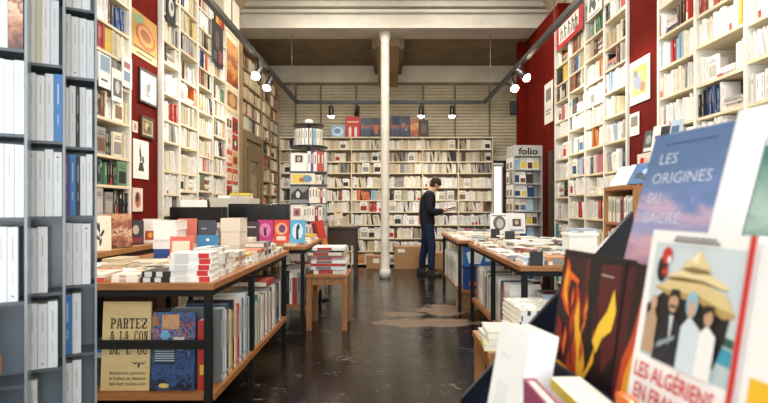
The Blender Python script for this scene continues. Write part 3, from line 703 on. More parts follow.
upright_row('the shelf under the long table from its near corner', -.905, 2.86, 3.46, ZS, PI/2, None, (.35, .41), (.22, .28), (.025, .045), rg, GS,
  cols=[('grey', '#6f7678'), ('pale blue', '#b9cdd6'), ('white', '#e9e7e1'), ('dark blue', '#39506a'), ('cream', '#ddd5c0'), ('yellow', '#e0b827'), ('black', '#262523'), ('white', '#efede8'), ('pink', '#d8a8a4'), ('red', '#b83a34'), ('white', '#e4e2dc'), ('blue', '#4f74a0'), ('white', '#f0eee9'), ('pale blue', '#a9c3d0')])
upright_row('the shelf under the long table beyond its middle leg', -.905, 3.56, 4.5, ZS, PI/2, {'white': 4, 'cream': 3, 'blue': 2, 'grey': 2, 'black': 2, 'pink': 1, 'teal': .7, 'red': .6}, (.30, .355), (.22, .27), (.02, .04), rg, GS)
zz = ZS + .37
flat('large red album lying on top of the books under the long table', -1.06, 3.98, zz, .27, .36, .035, '#b2483c', PI/2, [('#c9685a', rect(.05, .05, .95, .95))], name='album', group=GS, spine='#a23a30')
flat('large dark album lying just under the red one below the long table', -1.06, 4.22, zz - .01, .25, .30, .03, '#26262c', PI/2, name='album', group=GS)
pile('the pile deep under the middle of the long table', -1.5, 3.7, ZS, 6, .3, .3, .04, 0, {'white': 3, 'black': 2, 'grey': 2, 'cream': 2}, group=GS)
# ---- short table behind
G2 = 'covers on the short table behind the long one'
for i, (x, cn, c, a) in enumerate(((-1.285, 'magenta', '#c93a86', [('#e88ab8', ell(.5, .55, .38, .3)), ('#3a1430', [(.45, .3), (.62, .3), (.56, .55), (.66, .72), (.5, .62), (.4, .75)])]),
                                  (-1.125, 'red orange', '#e2442c', [('#f0b090', ell(.5, .6, .4, .28)), ('#7a3a6a', ell(.55, .62, .22, .18)), ('#f5e3cf', rect(.2, .1, .8, .28))]),
                                  (-.965, 'sky blue', '#5fb0dc', [('#d4ecf6', ell(.5, .5, .36, .36)), ('#15202e', [(.42, .15), (.6, .15), (.55, .5), (.66, .7), (.52, .86), (.4, .66)])]))):
    disp('display_book', '%s cover with dark figure, %s of three bright covers on the short table' % (cn, ('leftmost', 'middle', 'rightmost')[i]), X4((x, 5.2, TZ + .03), 0, rad(-8)), .15, .225, .014, c, a, group=G2)
pile('under the three bright covers, short table', -1.2, 5.24, TZ, 1, .19, .12, .029, PI/2, cols=[('white', '#ecebe6')], group=G2, jit=0)
pile('under the sky blue cover, short table', -.955, 5.24, TZ, 1, .2, .12, .029, PI/2, cols=[('cream', '#e6dfce')], group=G2, jit=0)
pile('the flat row at the aisle end of the short table', -.88, 5.5, TZ, 2, .13, .2, .02, 0, group=G2)
pile('the flat row further along the short table', -.90, 5.8, TZ, 2, .15, .2, .02, 0, group=G2)
pile('the flat row at the far end of the short table', -.92, 6.2, TZ, 3, .18, .24, .02, 0, group=G2)
upright_row('the shelf under the short table', -.825, 5.28, 6.2, ZS, PI/2, {'white': 4, 'red': 2, 'black': 2, 'cream': 2, 'blue': 1}, (.26, .33), (.2, .25), (.022, .045), rg, 'books under the short table', cols=[('white', '#ece9e2'), ('red', '#b02c24'), ('black', '#222'), ('white', '#e9e6df'), ('grey', '#8f8c86'), ('red', '#bb3a2c'), ('cream', '#ded4bd')])
# front face of that shelf: spines towards the shop front
rg2 = random.Random(9); x = -1.03
for i in range(9):
    t_, h_ = rg2.uniform(.025, .045), rg2.uniform(.25, .34); cn, c = (('white', '#ece9e2'), ('black', '#232324'), ('white', '#efece6'), ('red', '#b02c24'), ('grey', '#8f8c86'), ('white', '#ece9e2'), ('red', '#b8342a'), ('white', '#eeebe5'), ('black', '#222'))[i]
    disp('album', '%s spine standing %s at the front end under the short table' % (cn, nth(i + 1)), X4((x, 5.172, ZS)), t_, h_, .02, c, [('#555', rect(.35, .4, .65, .85))]); x += t_ + .003
    if x > -.87: break
# ---- pile on the stool
cols = [('white', '#e9e5dc'), ('pale blue', '#cfdde2'), ('red', '#b9382e'), ('white', '#f0eee9'), ('grey', '#a8a6a2'), ('red and white', '#c86a5e'), ('cream', '#e6ddca'), ('black', '#2b2a29'), ('white', '#efece5')]
zz = .541
for i, (cn, c) in enumerate(cols):
    tt = (.045, .03, .028, .03, .022, .026, .028, .02, .03)[i]
    flat('%s large book %s in the pile on the aisle stool' % (cn, 'bottom' if i == 0 else 'top' if i == 8 else nth(i + 1) + ' up'), -.595 + R.uniform(-.015, .015), 5.36 + R.uniform(-.01, .01), zz, .34 * R.uniform(.9, 1), .36 * R.uniform(.85, 1), tt, c, R.uniform(-.05, .05), cover_art(R) if i == 8 else (), name='art_book', bands=[(.15, .6, '#7a7a7a' if i % 2 else '#b33a30')], group='pile on the aisle stool'); zz += tt + .0006
disp('magazine', 'red and orange magazine tilted against the revolving stand above the stool', X4((-.86, 6.56, .60), rad(-4), rad(-4), rad(-14)), .15, .42, .006, '#c93a2a', [('#e2883a', rect(.2, .05, .95, .45)), ('#2d3a4a', [(.6, .0), (1, 0), (1, .2), (.7, .15)]), ('#7e1d16', rect(.0, .6, .4, .95))], cat='magazine')

# ---- counter along the left wall
ZCt = .8855
disp('display_book', 'cream cover with black leaf drawing propped on the left counter', X4((-2.12, 3.74, ZCt + .002), rad(32), rad(-8)), .15, .25, .012, '#e6dcc6', [('#2a2620', ell(.45, .68, .06, .16, 10, .4)), ('#2a2620', ell(.62, .5, .05, .13, 10, -.7)), ('#2a2620', ell(.4, .4, .05, .13, 10, .8)), ('#2a2620', ell(.55, .25, .04, .12, 10, -.3)), ('#2a2620', rect(.49, .15, .52, .8))], group='covers propped on the left counter')
disp('display_book', 'brownish collage cover leaning next to the cream leaf drawing', X4((-2.11, 4.0, ZCt + .006), rad(40), rad(-10)), .17, .26, .03, '#a86a4c', fm='print_collage', spine='#efece6', group='covers propped on the left counter')
disp('display_book', 'dark cover with pale portrait standing on the counter under the red panel', X4((-2.15, 4.38, ZCt + .002), rad(25), rad(-6)), .12, .20, .012, '#353338', [('#d4c4b4', ell(.5, .62, .2, .2)), ('#8a3038', rect(.1, .08, .9, .3))], group='covers propped on the left counter')
disp('display_book', 'white cover with a red and yellow picture standing on the counter', X4((-2.13, 4.60, ZCt + .002), rad(18), rad(-6)), .15, .21, .012, '#eeebe4', [('#b8402c', rect(.12, .12, .88, .5)), ('#e2b53a', ell(.4, .32, .14, .12)), ('#3a4a7a', rect(.62, .16, .84, .4))], group='covers propped on the left counter')
pile('the low pile at the end of the left counter', -2.08, 4.9, ZCt, 2, .13, .19, .018, 1.4, cols=[('white', '#f0eee8'), ('cream', '#e8dfc9')])
disp('notebook', 'large white folder propped behind the first black screen', X4((-2.14, 5.5, .90), rad(38), rad(-8)), .28, .38, .012, '#ebe9e4', [], cat='folder')
flat('white folder lying on a box behind the screens', -1.75, 6.1, 1.30, .34, .3, .03, '#f1f0ec', .1, name='notebook')
flat('yellow folder lying on the white one behind the screens', -1.66, 6.02, 1.331, .22, .2, .025, '#e3cb3c', .05, name='notebook')
t = tag(bx(-.22, .22, -.22, .22, 0, .478, col='#cfc9bc', m='card').build('storage_box', None, X4((-1.75, 6.1, .8205))), 'pale cardboard box under the folders behind the black screens', 'box')

# ---- right table (x .85..1.72, y 3.41..5.62)
G3 = 'books on the right table with the black cards'
rg = random.Random(33)
xs_ = (.95, 1.11, 1.27, 1.43, 1.60)
for r, yy in enumerate((3.55, 3.80, 4.05, 4.32, 4.60, 4.88, 5.16, 5.44)):
    for q, xx in enumerate(xs_):
        n = rg.choice((1, 2, 2, 3)) if q else rg.choice((1, 1, 2))
        if r == 2 and q >= 3: continue
        cn, c = None, None
        zz = TZ + .0005
        for i in range(n):
            cn, c = pick({'white': 10, 'cream': 3, 'red': .5, 'orange': .4, 'grey': .8, 'pale blue': .6, 'blue': .3, 'black': .5, 'yellow': .2, 'pink': .3}, rg)
            tt = rg.uniform(.012, .026)
            nm = '' if n == 1 else (' on top' if i == n - 1 else ' underneath')
            if n == 3: nm = (' at the bottom', ' in the middle', ' on top')[i]
            flat('%s book%s, %s from the aisle, %s row back, right table' % (cn, nm, nth(q + 1), nth(r + 1)), xx + rg.uniform(-.01, .01), yy + rg.uniform(-.015, .015), zz, .138, .20, tt, c, rg.uniform(-.12, .12) if r else rg.uniform(-.05, .05), cover_art(rg) if i == n - 1 else (), group=G3, bands=[(.2, .7, '#8a8680')]); zz += tt + .0006
for i in (0, 1, 2, 3, 4, 6, 8):   # loose ones tipped across the piles
    a, bb = rg.choice(xs_[1:]), rg.uniform(4.1, 5.4)
    cn, c = pick({'white': 6, 'cream': 3, 'grey': 1, 'red': .6, 'pale blue': .6}, rg)
    flat('%s book lying askew on the piles, %s of the askew ones, right table' % (cn, nth(i + 1)), .98 + .075 * i, 5.35 - .19 * ((i * 5) % 9), .905 + .004 * (i % 3), .15, .21, .014, c, rg.uniform(-.9, .9), cover_art(rg), group=G3, rx=rg.uniform(-.06, .06))
for i, (x, y, lab) in enumerate(((.915, 3.455, 'nearest of three small black cards, at the front edge of the right table'), (1.02, 4.62, 'middle of three small black cards on the right table'), (.99, 5.1, 'farthest of three small black cards on the right table'))):
    z0 = .822 if i == 0 else .90
    y_ = 3.42 if i == 0 else y
    b = MB(); b.box(0, .085, 0, .006, 0, .09, '#202225'); b.box(.0, .085, .0062, .05, 0, .004, '#202225')
    tag(b.build('price_card', None, X4((x, y_, z0), 0)), 'small black card, ' + lab.replace('three small black cards', 'three'), 'sign', 'small black cards on the right table')
# polystyrene looking white carton with books on it
t = empty('white_carton', 'open white carton with pale books on its top, on the right table', 'box', (1.47, 4.07, .8205))
b = MB(); b.box(-.105, .105, -.08, .08, 0, .165, '#efeeea', 'card'); b.build('carton_body', t)
b = MB(); b.box(-.115, .115, -.09, .09, .1655, .185, '#f7f6f3', 'card'); b.build('carton_lid', t)
pile('the pair on the white carton lid', 1.47, 4.07, 1.006, 2, .2, .15, .016, 0, cols=[('white', '#eef0f0'), ('pale blue', '#9cb8d0')])
# under the right table
GU = 'books under the right table'
rg = random.Random(13)
upright_row('the shelf under the right table, from its far end', .92, 5.5, 3.95, ZS, -PI/2, {'white': 5, 'cream': 2, 'green': 1.4, 'grey': 1, 'blue': .8, 'red': .8}, (.28, .36), (.2, .25), (.025, .045), rg, GU)
pile('the white pile at the front under the right table', 1.0, 3.65, ZS, 7, .24, .28, .03, .05, cols=[('white', '#edeae4'), ('white', '#f3f1ec'), ('pale grey', '#cfcdc8')], group=GU)
disp('album', 'purple and blue landscape cover facing out under the right table', X4((1.16, 3.53, ZS + .17), 0, rad(-6)), .28, .21, .014, '#8f9cc4', [('#4f5fa0', [(.0, .3), (.45, .75), (1, .35), (1, .0), (0, 0)]), ('#c9d2e6', [(.1, .1), (.6, .5), (.95, .1)]), ('#b04a6a', rect(.78, .7, .95, .85))], group=GU)
pile('the pile under the purple landscape cover', 1.3, 3.6, ZS, 5, .3, .18, .032, 0, cols=[('white', '#efede8'), ('cream', '#e5dcc8')], group=GU, jit=.004)
pile('the pile behind the white one under the right table', 1.25, 3.86, ZS, 9, .3, .22, .035, 0, cols=[('red', '#b23c30'), ('white', '#efede8'), ('pale blue', '#a9c0d2')], group=GU)
# ---- far right table
G4 = 'books on the far right table'
rg = random.Random(55)
for r, yy in enumerate((6.14, 6.4, 6.66, 6.92, 7.18, 7.44, 7.64)):
    for q, xx in enumerate((.88, 1.04, 1.21, 1.38, 1.50)):
        if q == 4 and r in (0, 1, 2, 3, 4, 5, 6): continue
        n = rg.choice((1, 1, 2, 3)) if q else 1
        zz = TZ + .0005
        for i in range(n):
            cn, c = pick({'white': 10, 'cream': 4, 'red': .4, 'grey': 1, 'pale blue': .4, 'black': .4}, rg); tt = rg.uniform(.012, .026)
            nm = '' if n == 1 else (' on top' if i == n - 1 else ' underneath' if n == 2 or i == 0 else ' between')
            flat('%s book%s, %s from the aisle, row %s back, far right table' % (cn, nm, nth(q + 1), nth(r + 1)), xx, yy, zz, .14, .2, tt, c, rg.uniform(-.08, .08), cover_art(rg) if i == n - 1 else (), group=G4); zz += tt + .0006
for i, (x, y, lab, a) in enumerate(((1.17, 6.06, 'white cover with a grey portrait oval, left one facing out on the far right table', [('#5f5d5a', ell(.52, .52, .36, .36)), ('#b9b4ac', ell(.55, .5, .2, .24)), ('#2d2b29', rect(.1, .86, .9, .9))]),
                                    (1.39, 6.1, 'white cover with a small dark portrait, right one facing out on the far right table', [('#4a4a4c', rect(.25, .35, .75, .72)), ('#c9a890', ell(.5, .55, .12, .12)), ('#9aa6b4', rect(.1, .1, .9, .2))]))):
    disp('display_book', lab, X4((x, y, .895), rad(-6 + 10*i), rad(-9)), .20, .235, .016, '#eeece8', a, group=G4)
pile('the white stack beyond the two portrait covers', 1.50, 6.45, TZ, 9, .15, .2, .026, .02, cols=[('white', '#f1efeb')], group=G4, jit=.004)
# blue bins and cartons below
for i, (z, lab, c1) in enumerate(((.2505, 'dark blue bin under the end of the far right table', '#22407e'), (.512, 'blue and white carton stacked on the dark blue bin', '#2f6fb4'))):
    t = empty('blue_bin', lab, 'box', (1.03, 6.22, z))
    bx(-.165, .165, -.13, .13, 0, .235, col=c1, m='gloss').build('bin_body', t, bevel=.006)
    bx(-.17, .17, -.135, .135, .2355, .255, col='#1c3568' if i == 0 else '#3a7cc0', m='gloss').build('rim', t)
    if i: b = MB(); b.face([(-.1, -.1306, .04), (.03, -.1306, .03), (.08, -.1306, .17), (-.02, -.1306, .21), (-.13, -.1306, .16)], '#e3ecf4'); b.face([(.09, -.1306, .06), (.15, -.1306, .06), (.15, -.1306, .14), (.09, -.1306, .12)], '#c9dcec'); b.build('printed_mark', t)
    else: b = MB(); b.face([(-.1, -.1306, .05), (.1, -.1306, .05), (.1, -.1306, .09), (-.1, -.1306, .09)], '#c04a3c'); b.build('printed_mark', t)
upright_row('the shelf under the far right table', .815, 7.6, 6.4, ZS, -PI/2, {'white': 6, 'black': 1, 'cream': 2, 'grey': 1}, (.28, .38), (.18, .22), (.025, .045), rg, 'books under the far right table')
def carton(label, x, y, z, w, d, h, rz=0., seam=True, slip=None):
    t = empty('cardboard_box', label, 'box', (x, y, z), rz, 'brown cardboard boxes')
    bx(-w/2, w/2, -d/2, d/2, 0, h, col='#a9825a', m='card').build('box_body', t, bevel=.004)
    bx(-w/2 - .001, w/2 + .001, -.03, .03, h * .7, h + .0012, col='#b8976a', m='gloss').build('tape', t)
    if slip: bx(*slip, -d/2 - .0016, -d/2 - .0002, h*.45, h*.8, col='#e9e4da', m='paper').build('paper_label', t)
    return t
carton('lower brown cardboard box against the far bookcase beside the man', .40, 10.4, 0, .56, .4, .23)
carton('upper brown cardboard box with white label, beside the man', .38, 10.4, .232, .52, .38, .2, .02, slip=(-.2, -.06))
carton('small brown cardboard box at the foot of the far bookcase, left of the column', -.27, 10.42, 0, .30, .3, .25, slip=(-.02, .1))
carton('brown cardboard box on the floor below the blue bins', .98, 6.35, 0, .3, .3, .2)
carton('brown cardboard box in the gap behind the man by the far bookcase', 1.02, 10.42, 0, .26, .3, .3)

# ---- stool piles at the near right
flat('pale yellow edged book at the bottom of the pile on the low stool', .515, 2.49, .5505, .22, .14, .03, '#dfe2a0', PI/2 - .1, spine='#dfe2a0', bands=[(.2, .6, '#8a8a3a')])
flat('white book second in the yellow edged pile on the low stool', .515, 2.49, .5815, .22, .14, .028, '#efece4', PI/2 + .05)
flat('grey book on top of the yellow edged pile on the low stool', .52, 2.49, .6102, .21, .135, .026, '#c9c6bf', PI/2 - .05)
zz = .5505
for i in range(7):
    flat('black and white patterned book %s in the near pile on the low stool' % ('bottom' if i == 0 else 'top' if i == 6 else nth(i + 1) + ' up'), .70 + R.uniform(-.006, .006), 2.60 + R.uniform(-.006, .006), zz, .2, .34, .0245, '#e9e7e2', R.uniform(-.04, .04), fm='print_zebra', bands=[(u, u + R.uniform(.03, .14), '#3a3a3c') for u in (R.uniform(0, .2), R.uniform(.25, .5), R.uniform(.55, .85))], group='patterned pile on the low stool'); zz += .0252

# ---- cabinet top, right
GC = 'pamphlets on the stepped cabinet'
for i, (x, y, rz, c, lab, a) in enumerate(((1.80, 4.32, -70, '#f0eee9', 'white pamphlet at the far end of the cabinet top', []), (1.80, 4.14, -75, '#efece6', 'white pamphlet in the middle of the cabinet top', [('#d8d4cc', rect(.1, .2, .9, .5))]),
    (1.795, 3.985, -60, '#2c5a8e', 'blue marbled cover at the near end of the cabinet top', [('#16283e', ell(.4, .4, .2, .16)), ('#7fb0d4', ell(.65, .6, .18, .14)), ('#0f1c2c', ell(.7, .25, .14, .1))]))):
    disp('pamphlet', lab, X4((x, y, 1.3725), rad(rz), rad(-38)), .17, .2, .008, c, a, group=GC, cat='pamphlet')
disp('pamphlet', 'round cornered white card fanned at the near end of the cabinet', X4((2.0, 3.985, 1.3635), rad(-84), rad(-8)), .12, .20, .006, '#f4f2ee', [('#9a968f', rect(.2, .7, .8, .74))], group=GC, cat='pamphlet')
disp('pamphlet', 'red spined booklet between the white pamphlets of the cabinet', X4((1.985, 4.2, 1.3665), rad(-84), rad(-4)), .05, .22, .02, '#c23a2c', [], group=GC, cat='pamphlet')
for i, (y, cn, c, a) in enumerate(((4.34, 'grey photo', '#4a4f50', [('#9aa29c', ell(.5, .6, .3, .2)), ('#d9d6cf', rect(.1, .1, .9, .25))]), (4.20, 'white', '#eceae4', [('#a8442f', rect(.2, .5, .8, .62))]), (4.07, 'black and cream', '#2b2a28', [('#d9cdb0', rect(.1, .1, .9, .5))]), (3.95, 'pale blue', '#a9c3d6', [('#4a6a8a', rect(.15, .55, .85, .8))]))):
    disp('display_book', '%s cover facing out on the cabinet step, %s from its far end' % (cn, nth(i + 1)), X4((2.08, y, 1.631), rad(-84 + 10 * (i % 3)), rad(-9)), .125, .19 + .02 * (i % 2), .016, c, a, group='covers on the cabinet step')
rg = random.Random(77)
for zi, z in enumerate((.80, 1.06)):
    z += .0205; y = 4.335; i = 0
    while y > 3.9:
        t_, h_ = rg.uniform(.02, .035), rg.uniform(.17, .21); cn, c = pick({'white': 6, 'cream': 3, 'grey': 1, 'black': 1, 'red': .4}, rg); i += 1
        b = MB(); b.box(0, t_, 0, .002, 0, h_, c); b.box(0, .002, .002, .14, 0, h_, c); b.box(t_ - .002, t_, .002, .14, 0, h_, c); b.face([(t_*.3, -.0003, h_*.4), (t_*.7, -.0003, h_*.4), (t_*.7, -.0003, h_*.85), (t_*.3, -.0003, h_*.85)], '#55524d')
        o = tag(b.build('pocket_book', None, X4((1.80, y, z), -PI/2)), '%s book %s from the far end on the %s shelf of the brown cabinet' % (cn, nth(i), 'upper' if zi else 'lower'), 'book', 'books in the brown cabinet')
        p = MB(); p.box(.0022, t_ - .0022, .0022, .137, .002, h_ - .002, PAGE, 'paper'); p.build('pages', o)
        y -= t_ + .001
# ---- books on the far dark desk
pile('the heap at the left of the far dark desk', -.95, 9.0, .8705, 4, .16, .2, .03, .3, {'beige': 3, 'cream': 2, 'brown': 1, 'white': 1}, tv=.02)
pile('the low pile at the right of the far dark desk', -.68, 8.98, .8705, 2, .2, .16, .03, -.1, {'beige': 2, 'black': 1, 'grey': 2})
disp('display_book', 'beige cover leaning open on the far dark desk', X4((-.90, 8.93, .995), rad(20), rad(-25)), .15, .2, .015, '#bfae90', [('#8a7a5c', rect(.2, .5, .8, .7))])
# ------------------------------------------------------------------ tilted display, near right
EV = Vector((-.1357, .9907, 0)); RV = Vector((.9907, .1357, 0)); FZ = rad(-82.2)
def FG(r, e, z, lean=0., tw=0.): 
    p = RV * r + EV * e; return X4((p.x, p.y, z), FZ + tw, rad(-lean))
ds = empty('display_stand', 'dark navy sloping book display filling the near right corner', 'display stand', (0, 0, 0), 0)
E0, E1 = .28, 1.17
FM = Matrix.Rotation(rad(7.8), 4, 'Z')     # local x = r, local y = e
b = MB(); b.prism([(.33, 0), (.33, .765), (.75, 1.19), (.75, 0)], E1, E1 + .012, '#121823', 'gloss'); b.build('side_panel', ds, FM)
b = MB(); b.prism([(.37, .735), (.70, 1.07), (.70, 1.055), (.385, .735)], E0, E1 - .0005, '#121823', 'gloss'); b.build('sloping_board', ds, FM)
b = MB(); b.box(.331, .688, E0, E1 - .0005, 0, .735, '#10141c', 'paint'); b.build('stand_body', ds, FM)
for r0, r1, z, e1 in ((.26, .40, .79, 1.0), (.415, .50, .905, 1.0), (.515, .60, 1.03, .9)):
    b = MB(); b.box(r0, r1, E0, e1, z - .008, z, '#121823', 'gloss'); b.box(r0, r0 + .004, E0, e1, z + .0002, z + .022, '#2a3446', 'gloss'); b.build('ledge', ds, FM)
GF = 'covers on the dark sloping display'
disp('display_book', 'large blue and lilac cover titled LES ORIGINES DU SACR\u00c9 on the dark display', FG(.523, .876, 1.0375, 15.8), .184, .300, .022, '#5f7fb0', (),
     [('LES', .17, .815, .062, '#c9d2e0', .24, -.006), ('ORIGINES', .13, .70, .062, '#c9d2e0', .76, -.006), ('DU', .14, .585, .062, '#c9d2e0', .17, -.006), ('SACR\u00c9', .14, .47, .062, '#c3cde0', .50, -.006)],
     fm='print_dusk', group=GF, spine='#e9e9ea', spine_x=1, marks=[(.2 + .066 * k, .255 + .066 * k, .925, .937, '#2f4a74') for k in range(10)])
disp('display_book', 'white book edge between the blue cover and the teal cover on the display', FG(.522, .6905, 1.0395, 15.8), .058, .312, .03, '#f4f4f3', [('#e4e4e6', rect(.0, .0, .08, 1))], group=GF)
disp('display_book', 'teal green cover at the picture edge, beside the white book edge on the display', FG(.523, .628, 1.0375, 15.8), .17, .27, .022, '#4f8078', [('#d8e4de', rect(.0, .94, 1, 1))], fm='print_teal', group=GF)
# the painted cover with flames
F = [('#171314', [(.46, 1), (.80, 1), (.74, .72), (.62, .6), (.64, .45), (.72, .2), (.70, 0), (.56, 0), (.58, .4), (.5, .7)]),
     ('#54191b', [(.66, .92), (.95, .95), (1, .3), (.86, .1), (.78, .4), (.68, .6)]), ('#171314', rect(.0, .95, 1, 1)),
     ('#d9541e', [(.09, .93), (.15, .86), (.20, .76), (.17, .62), (.26, .42), (.16, .47), (.05, .58), (.06, .74)]), ('#f0a428', [(.11, .86), (.15, .78), (.14, .66), (.20, .5), (.10, .58), (.08, .72)]), ('#e8672c', [(.13, .83), (.34, .76), (.34, .72), (.15, .76)]),
     ('#b8401c', [(.30, .74), (.38, .66), (.44, .52), (.43, .38), (.54, .22), (.54, .0), (.30, .0), (.36, .2), (.27, .4), (.33, .56)]), ('#4a1416', [(.36, .5), (.39, .4), (.37, .2), (.42, .05), (.38, .05), (.34, .2)]),
     ('#f3b52c', [(.38, .62), (.43, .46), (.46, .36), (.56, .24), (.62, .10), (.60, .0), (.50, .0), (.47, .16), (.40, .3), (.35, .44)]),
     ('#f6c83a', [(.90, .76), (.96, .60), (.93, .45), (.82, .37), (.76, .24), (.68, .32), (.74, .46), (.84, .58)]), ('#f3b52c', [(.74, .30), (.66, .1), (.60, .02), (.64, .0), (.74, .16)]),
     ('#8a2418', [(.06, .4), (.14, .36), (.2, .2), (.14, .02), (.06, .1)]), ('#e4662a', [(.22, .34), (.27, .25), (.26, .08), (.20, .16)]), ('#d9541e', [(.28, .7), (.31, .58), (.28, .5), (.25, .6)]),
     ('#b83c1c', [(.52, .3), (.57, .2), (.55, .1), (.51, .2)]), ('#f3b52c', [(.0, .0), (.2, .03), (.4, .0)])]
disp('display_book', 'black and maroon cover painted with orange and yellow flames on the display', FG(.45, .974, .909, 8.7), .206, .212, .018, '#3d1416', F, [], group=GF, fm='print_flame', spine_x=1, spine='#2a1416', marks=[(.70, .88, .84, .852, '#b8a8a0')])
F2 = [('#4a1719', rect(0, .0, .3, .97)), ('#c8481e', [(.95, .95), (.7, .9), (.5, .5), (.25, .3), (.15, 0), (.9, 0), (.85, .4), (.98, .6)]), ('#f3a52c', [(.9, .85), (.75, .8), (.66, .45), (.4, .2), (.34, 0), (.7, 0), (.7, .3), (.85, .55)]), ('#f6c83a', [(.8, .7), (.72, .4), (.5, .1), (.6, .1), (.76, .36)])]
disp('display_book', 'second flame painted cover peeping out between the first and the white photo cover', FG(.452, .766, .909, 8.7), .07, .208, .015, '#6a1f20', F2, group=GF, spine_x=1, fm='print_flame')
AL = [('#ccd6da', rect(.07, .34, .93, .935)), ('#b9c8cc', rect(.07, .34, .93, .52)), ('#3f9ab4', [(.72, .44), (.93, .43), (.93, .50), (.72, .52)]), ('#2d5a4a', [(.74, .525), (.93, .51), (.93, .55), (.76, .56)]),
      ('#1d1a18', [(.07, .60), (.3, .72), (.62, .72), (.88, .66), (.86, .54), (.8, .40), (.1, .42)]),
      ('#b89a5c', [(.13, .70), (.3, .755), (.6, .76), (.84, .72), (.92, .64), (.82, .625), (.6, .67), (.3, .67)]), ('#dcc48c', [(.15, .705), (.3, .755), (.6, .765), (.82, .73), (.90, .66), (.8, .665), (.6, .70), (.3, .70)]), ('#7e6434', [(.24, .755), (.4, .79), (.66, .79), (.84, .745), (.6, .76), (.3, .75)]), ('#e8d6a4', [(.25, .765), (.38, .81), (.66, .81), (.84, .765), (.8, .75), (.6, .775), (.4, .775)]), ('#8a7040', [(.38, .812), (.48, .83), (.64, .826), (.68, .808), (.5, .80)]), ('#e4cf94', [(.38, .82), (.46, .87), (.55, .92), (.60, .875), (.68, .82), (.54, .835)]), ('#f2e6c4', [(.46, .86), (.55, .915), (.54, .85)]),
      ('#221c1c', ell(.19, .80, .06, .07)), ('#c8322a', ell(.22, .87, .055, .045)), ('#c8322a', [(.18, .78), (.26, .76), (.24, .82)]), ('#e8e4de', ell(.25, .85, .02, .02)),
      ('#b89878', [(.09, .36), (.10, .55), (.16, .60), (.22, .54), (.22, .36)]), ('#c9a285', ell(.16, .62, .035, .04)),
      ('#1f2126', [(.22, .34), (.26, .54), (.36, .60), (.46, .55), (.48, .34)]), ('#d0d3d4', [(.35, .58), (.39, .58), (.38, .42)]), ('#c29a7c', ell(.37, .645, .05, .052)), ('#1b1918', [(.31, .66), (.34, .71), (.42, .71), (.43, .66), (.38, .68)]), ('#1b1918', rect(.34, .618, .41, .63)),
      ('#cfdbe2', [(.48, .34), (.48, .54), (.55, .60), (.66, .55), (.70, .34)]), ('#8fbbd0', ell(.555, .655, .055, .065)), ('#c9a285', ell(.56, .635, .035, .042)),
      ('#efeeea', [(.66, .34), (.66, .54), (.72, .58), (.80, .54), (.80, .34)]), ('#c29a7c', ell(.72, .62, .04, .045)), ('#1b1918', [(.67, .62), (.68, .67), (.76, .67), (.77, .60), (.74, .65)]),
      ('#8c9aa0', [(.27, .40), (.44, .47), (.44, .49), (.27, .43)]), ('#c8322a', rect(.955, 0, 1, 1))]
disp('display_book', 'white cover with group photo and red title LES ALG\u00c9RIENS EN FRANCE on dark display', FG(.43, .693, .912, 10), .182, .26, .02, '#f3f1ee', AL,
     [('LES ALG\u00c9RIENS', .07, .225, .078, '#c8262a', .80, .012), ('EN FRANCE', .10, .115, .078, '#c8262a', .62, .012)], group=GF, spine='#f1efec', spine_x=1,
     marks=[(.30 + .05 * k, .34 + .05 * k, .962, .972, '#2a2826') for k in range(8)] + [(.28 + .05 * k, .325 + .05 * k, .945, .955, '#2a2826') for k in range(9)])
disp('display_book', 'white and yellow cover cut by the picture edge, beside the white photo cover', FG(.43, .508, .912, 10), .16, .255, .02, '#f2f0ed', [('#ecba2c', rect(.07, .0, 1, .44))], group=GF)
disp('display_book', 'thick white blank book standing alone at the low end of the display', X4((.168, .94, .806), rad(-76), rad(-11)), .105, .196, .05, '#f6f5f3', [('#ecebe8', rect(.2, .7, .5, .74)), ('#ecebe8', rect(.2, .2, .6, .5))], group=GF, spine_x=1)
disp('display_book', 'thick cream book with a yellow stripe in front of the flames', X4((.245, .80, .7915), rad(-88), 0), .13, .152, .045, '#efe9dc', [('#e6d23c', rect(0, .9, 1, 1))], group=GF, pagecol='#efe8d6')
disp('display_book', 'dull magenta book at the very front between the white and cream ones', X4((.194, .76, .7915), rad(-88), 0), .11, .163, .018, '#a04a6c', [], group=GF)
disp('display_book', 'small orange book tucked below the white photo cover', X4((.275, .64, .7915), rad(-85), 0), .028, .185, .012, '#ea7a2e', [], group=GF)

# ------------------------------------------------------------------ pictures and posters
def picture(label, M, w, h, frame, art, fm='paper', bg='#efece6', fw=.02, name='picture_frame', t=.018, cat='picture', group=None):
    o = MB()
    for q in ((0, fw, 0, h), (w - fw, w, 0, h), (fw, w - fw, 0, fw), (fw, w - fw, h - fw, h)): o.box(q[0], q[1], 0, t, q[2], q[3], frame, 'paint')
    r = tag(o.build(name, None, M), label, cat, group)
    p = MB(); p.box(fw, w - fw, .006, t - .001, fw, h - fw, bg, fm)
    P = lambda u, v, k: (fw + u*(w - 2*fw), .0058 - .0002 * k, fw + v*(h - 2*fw))
    art2d(p, P, art, w, h); p.build('print', r); return r
def poster(label, M, w, h, col, art, fm='paper', name='poster', cat='poster', t=.004, group=None):
    b = MB(); b.box(0, w, 0, t, 0, h, col, 'paper'); b.face([(0, -.0002, 0), (w, -.0002, 0), (w, -.0002, h), (0, -.0002, h)], col, fm)
    P = lambda u, v, k: (u*w, -.0002 - .0002 * k, v*h)
    art2d(b, P, art, w, h); return tag(b.build(name, None, M), label, cat, group)
def LW(y, z, t=.004, x=-2.239): return X4((x + t, y, z), PI/2)
def RW(y, z, t=.004, x=2.419): return X4((x - t, y, z), -PI/2)
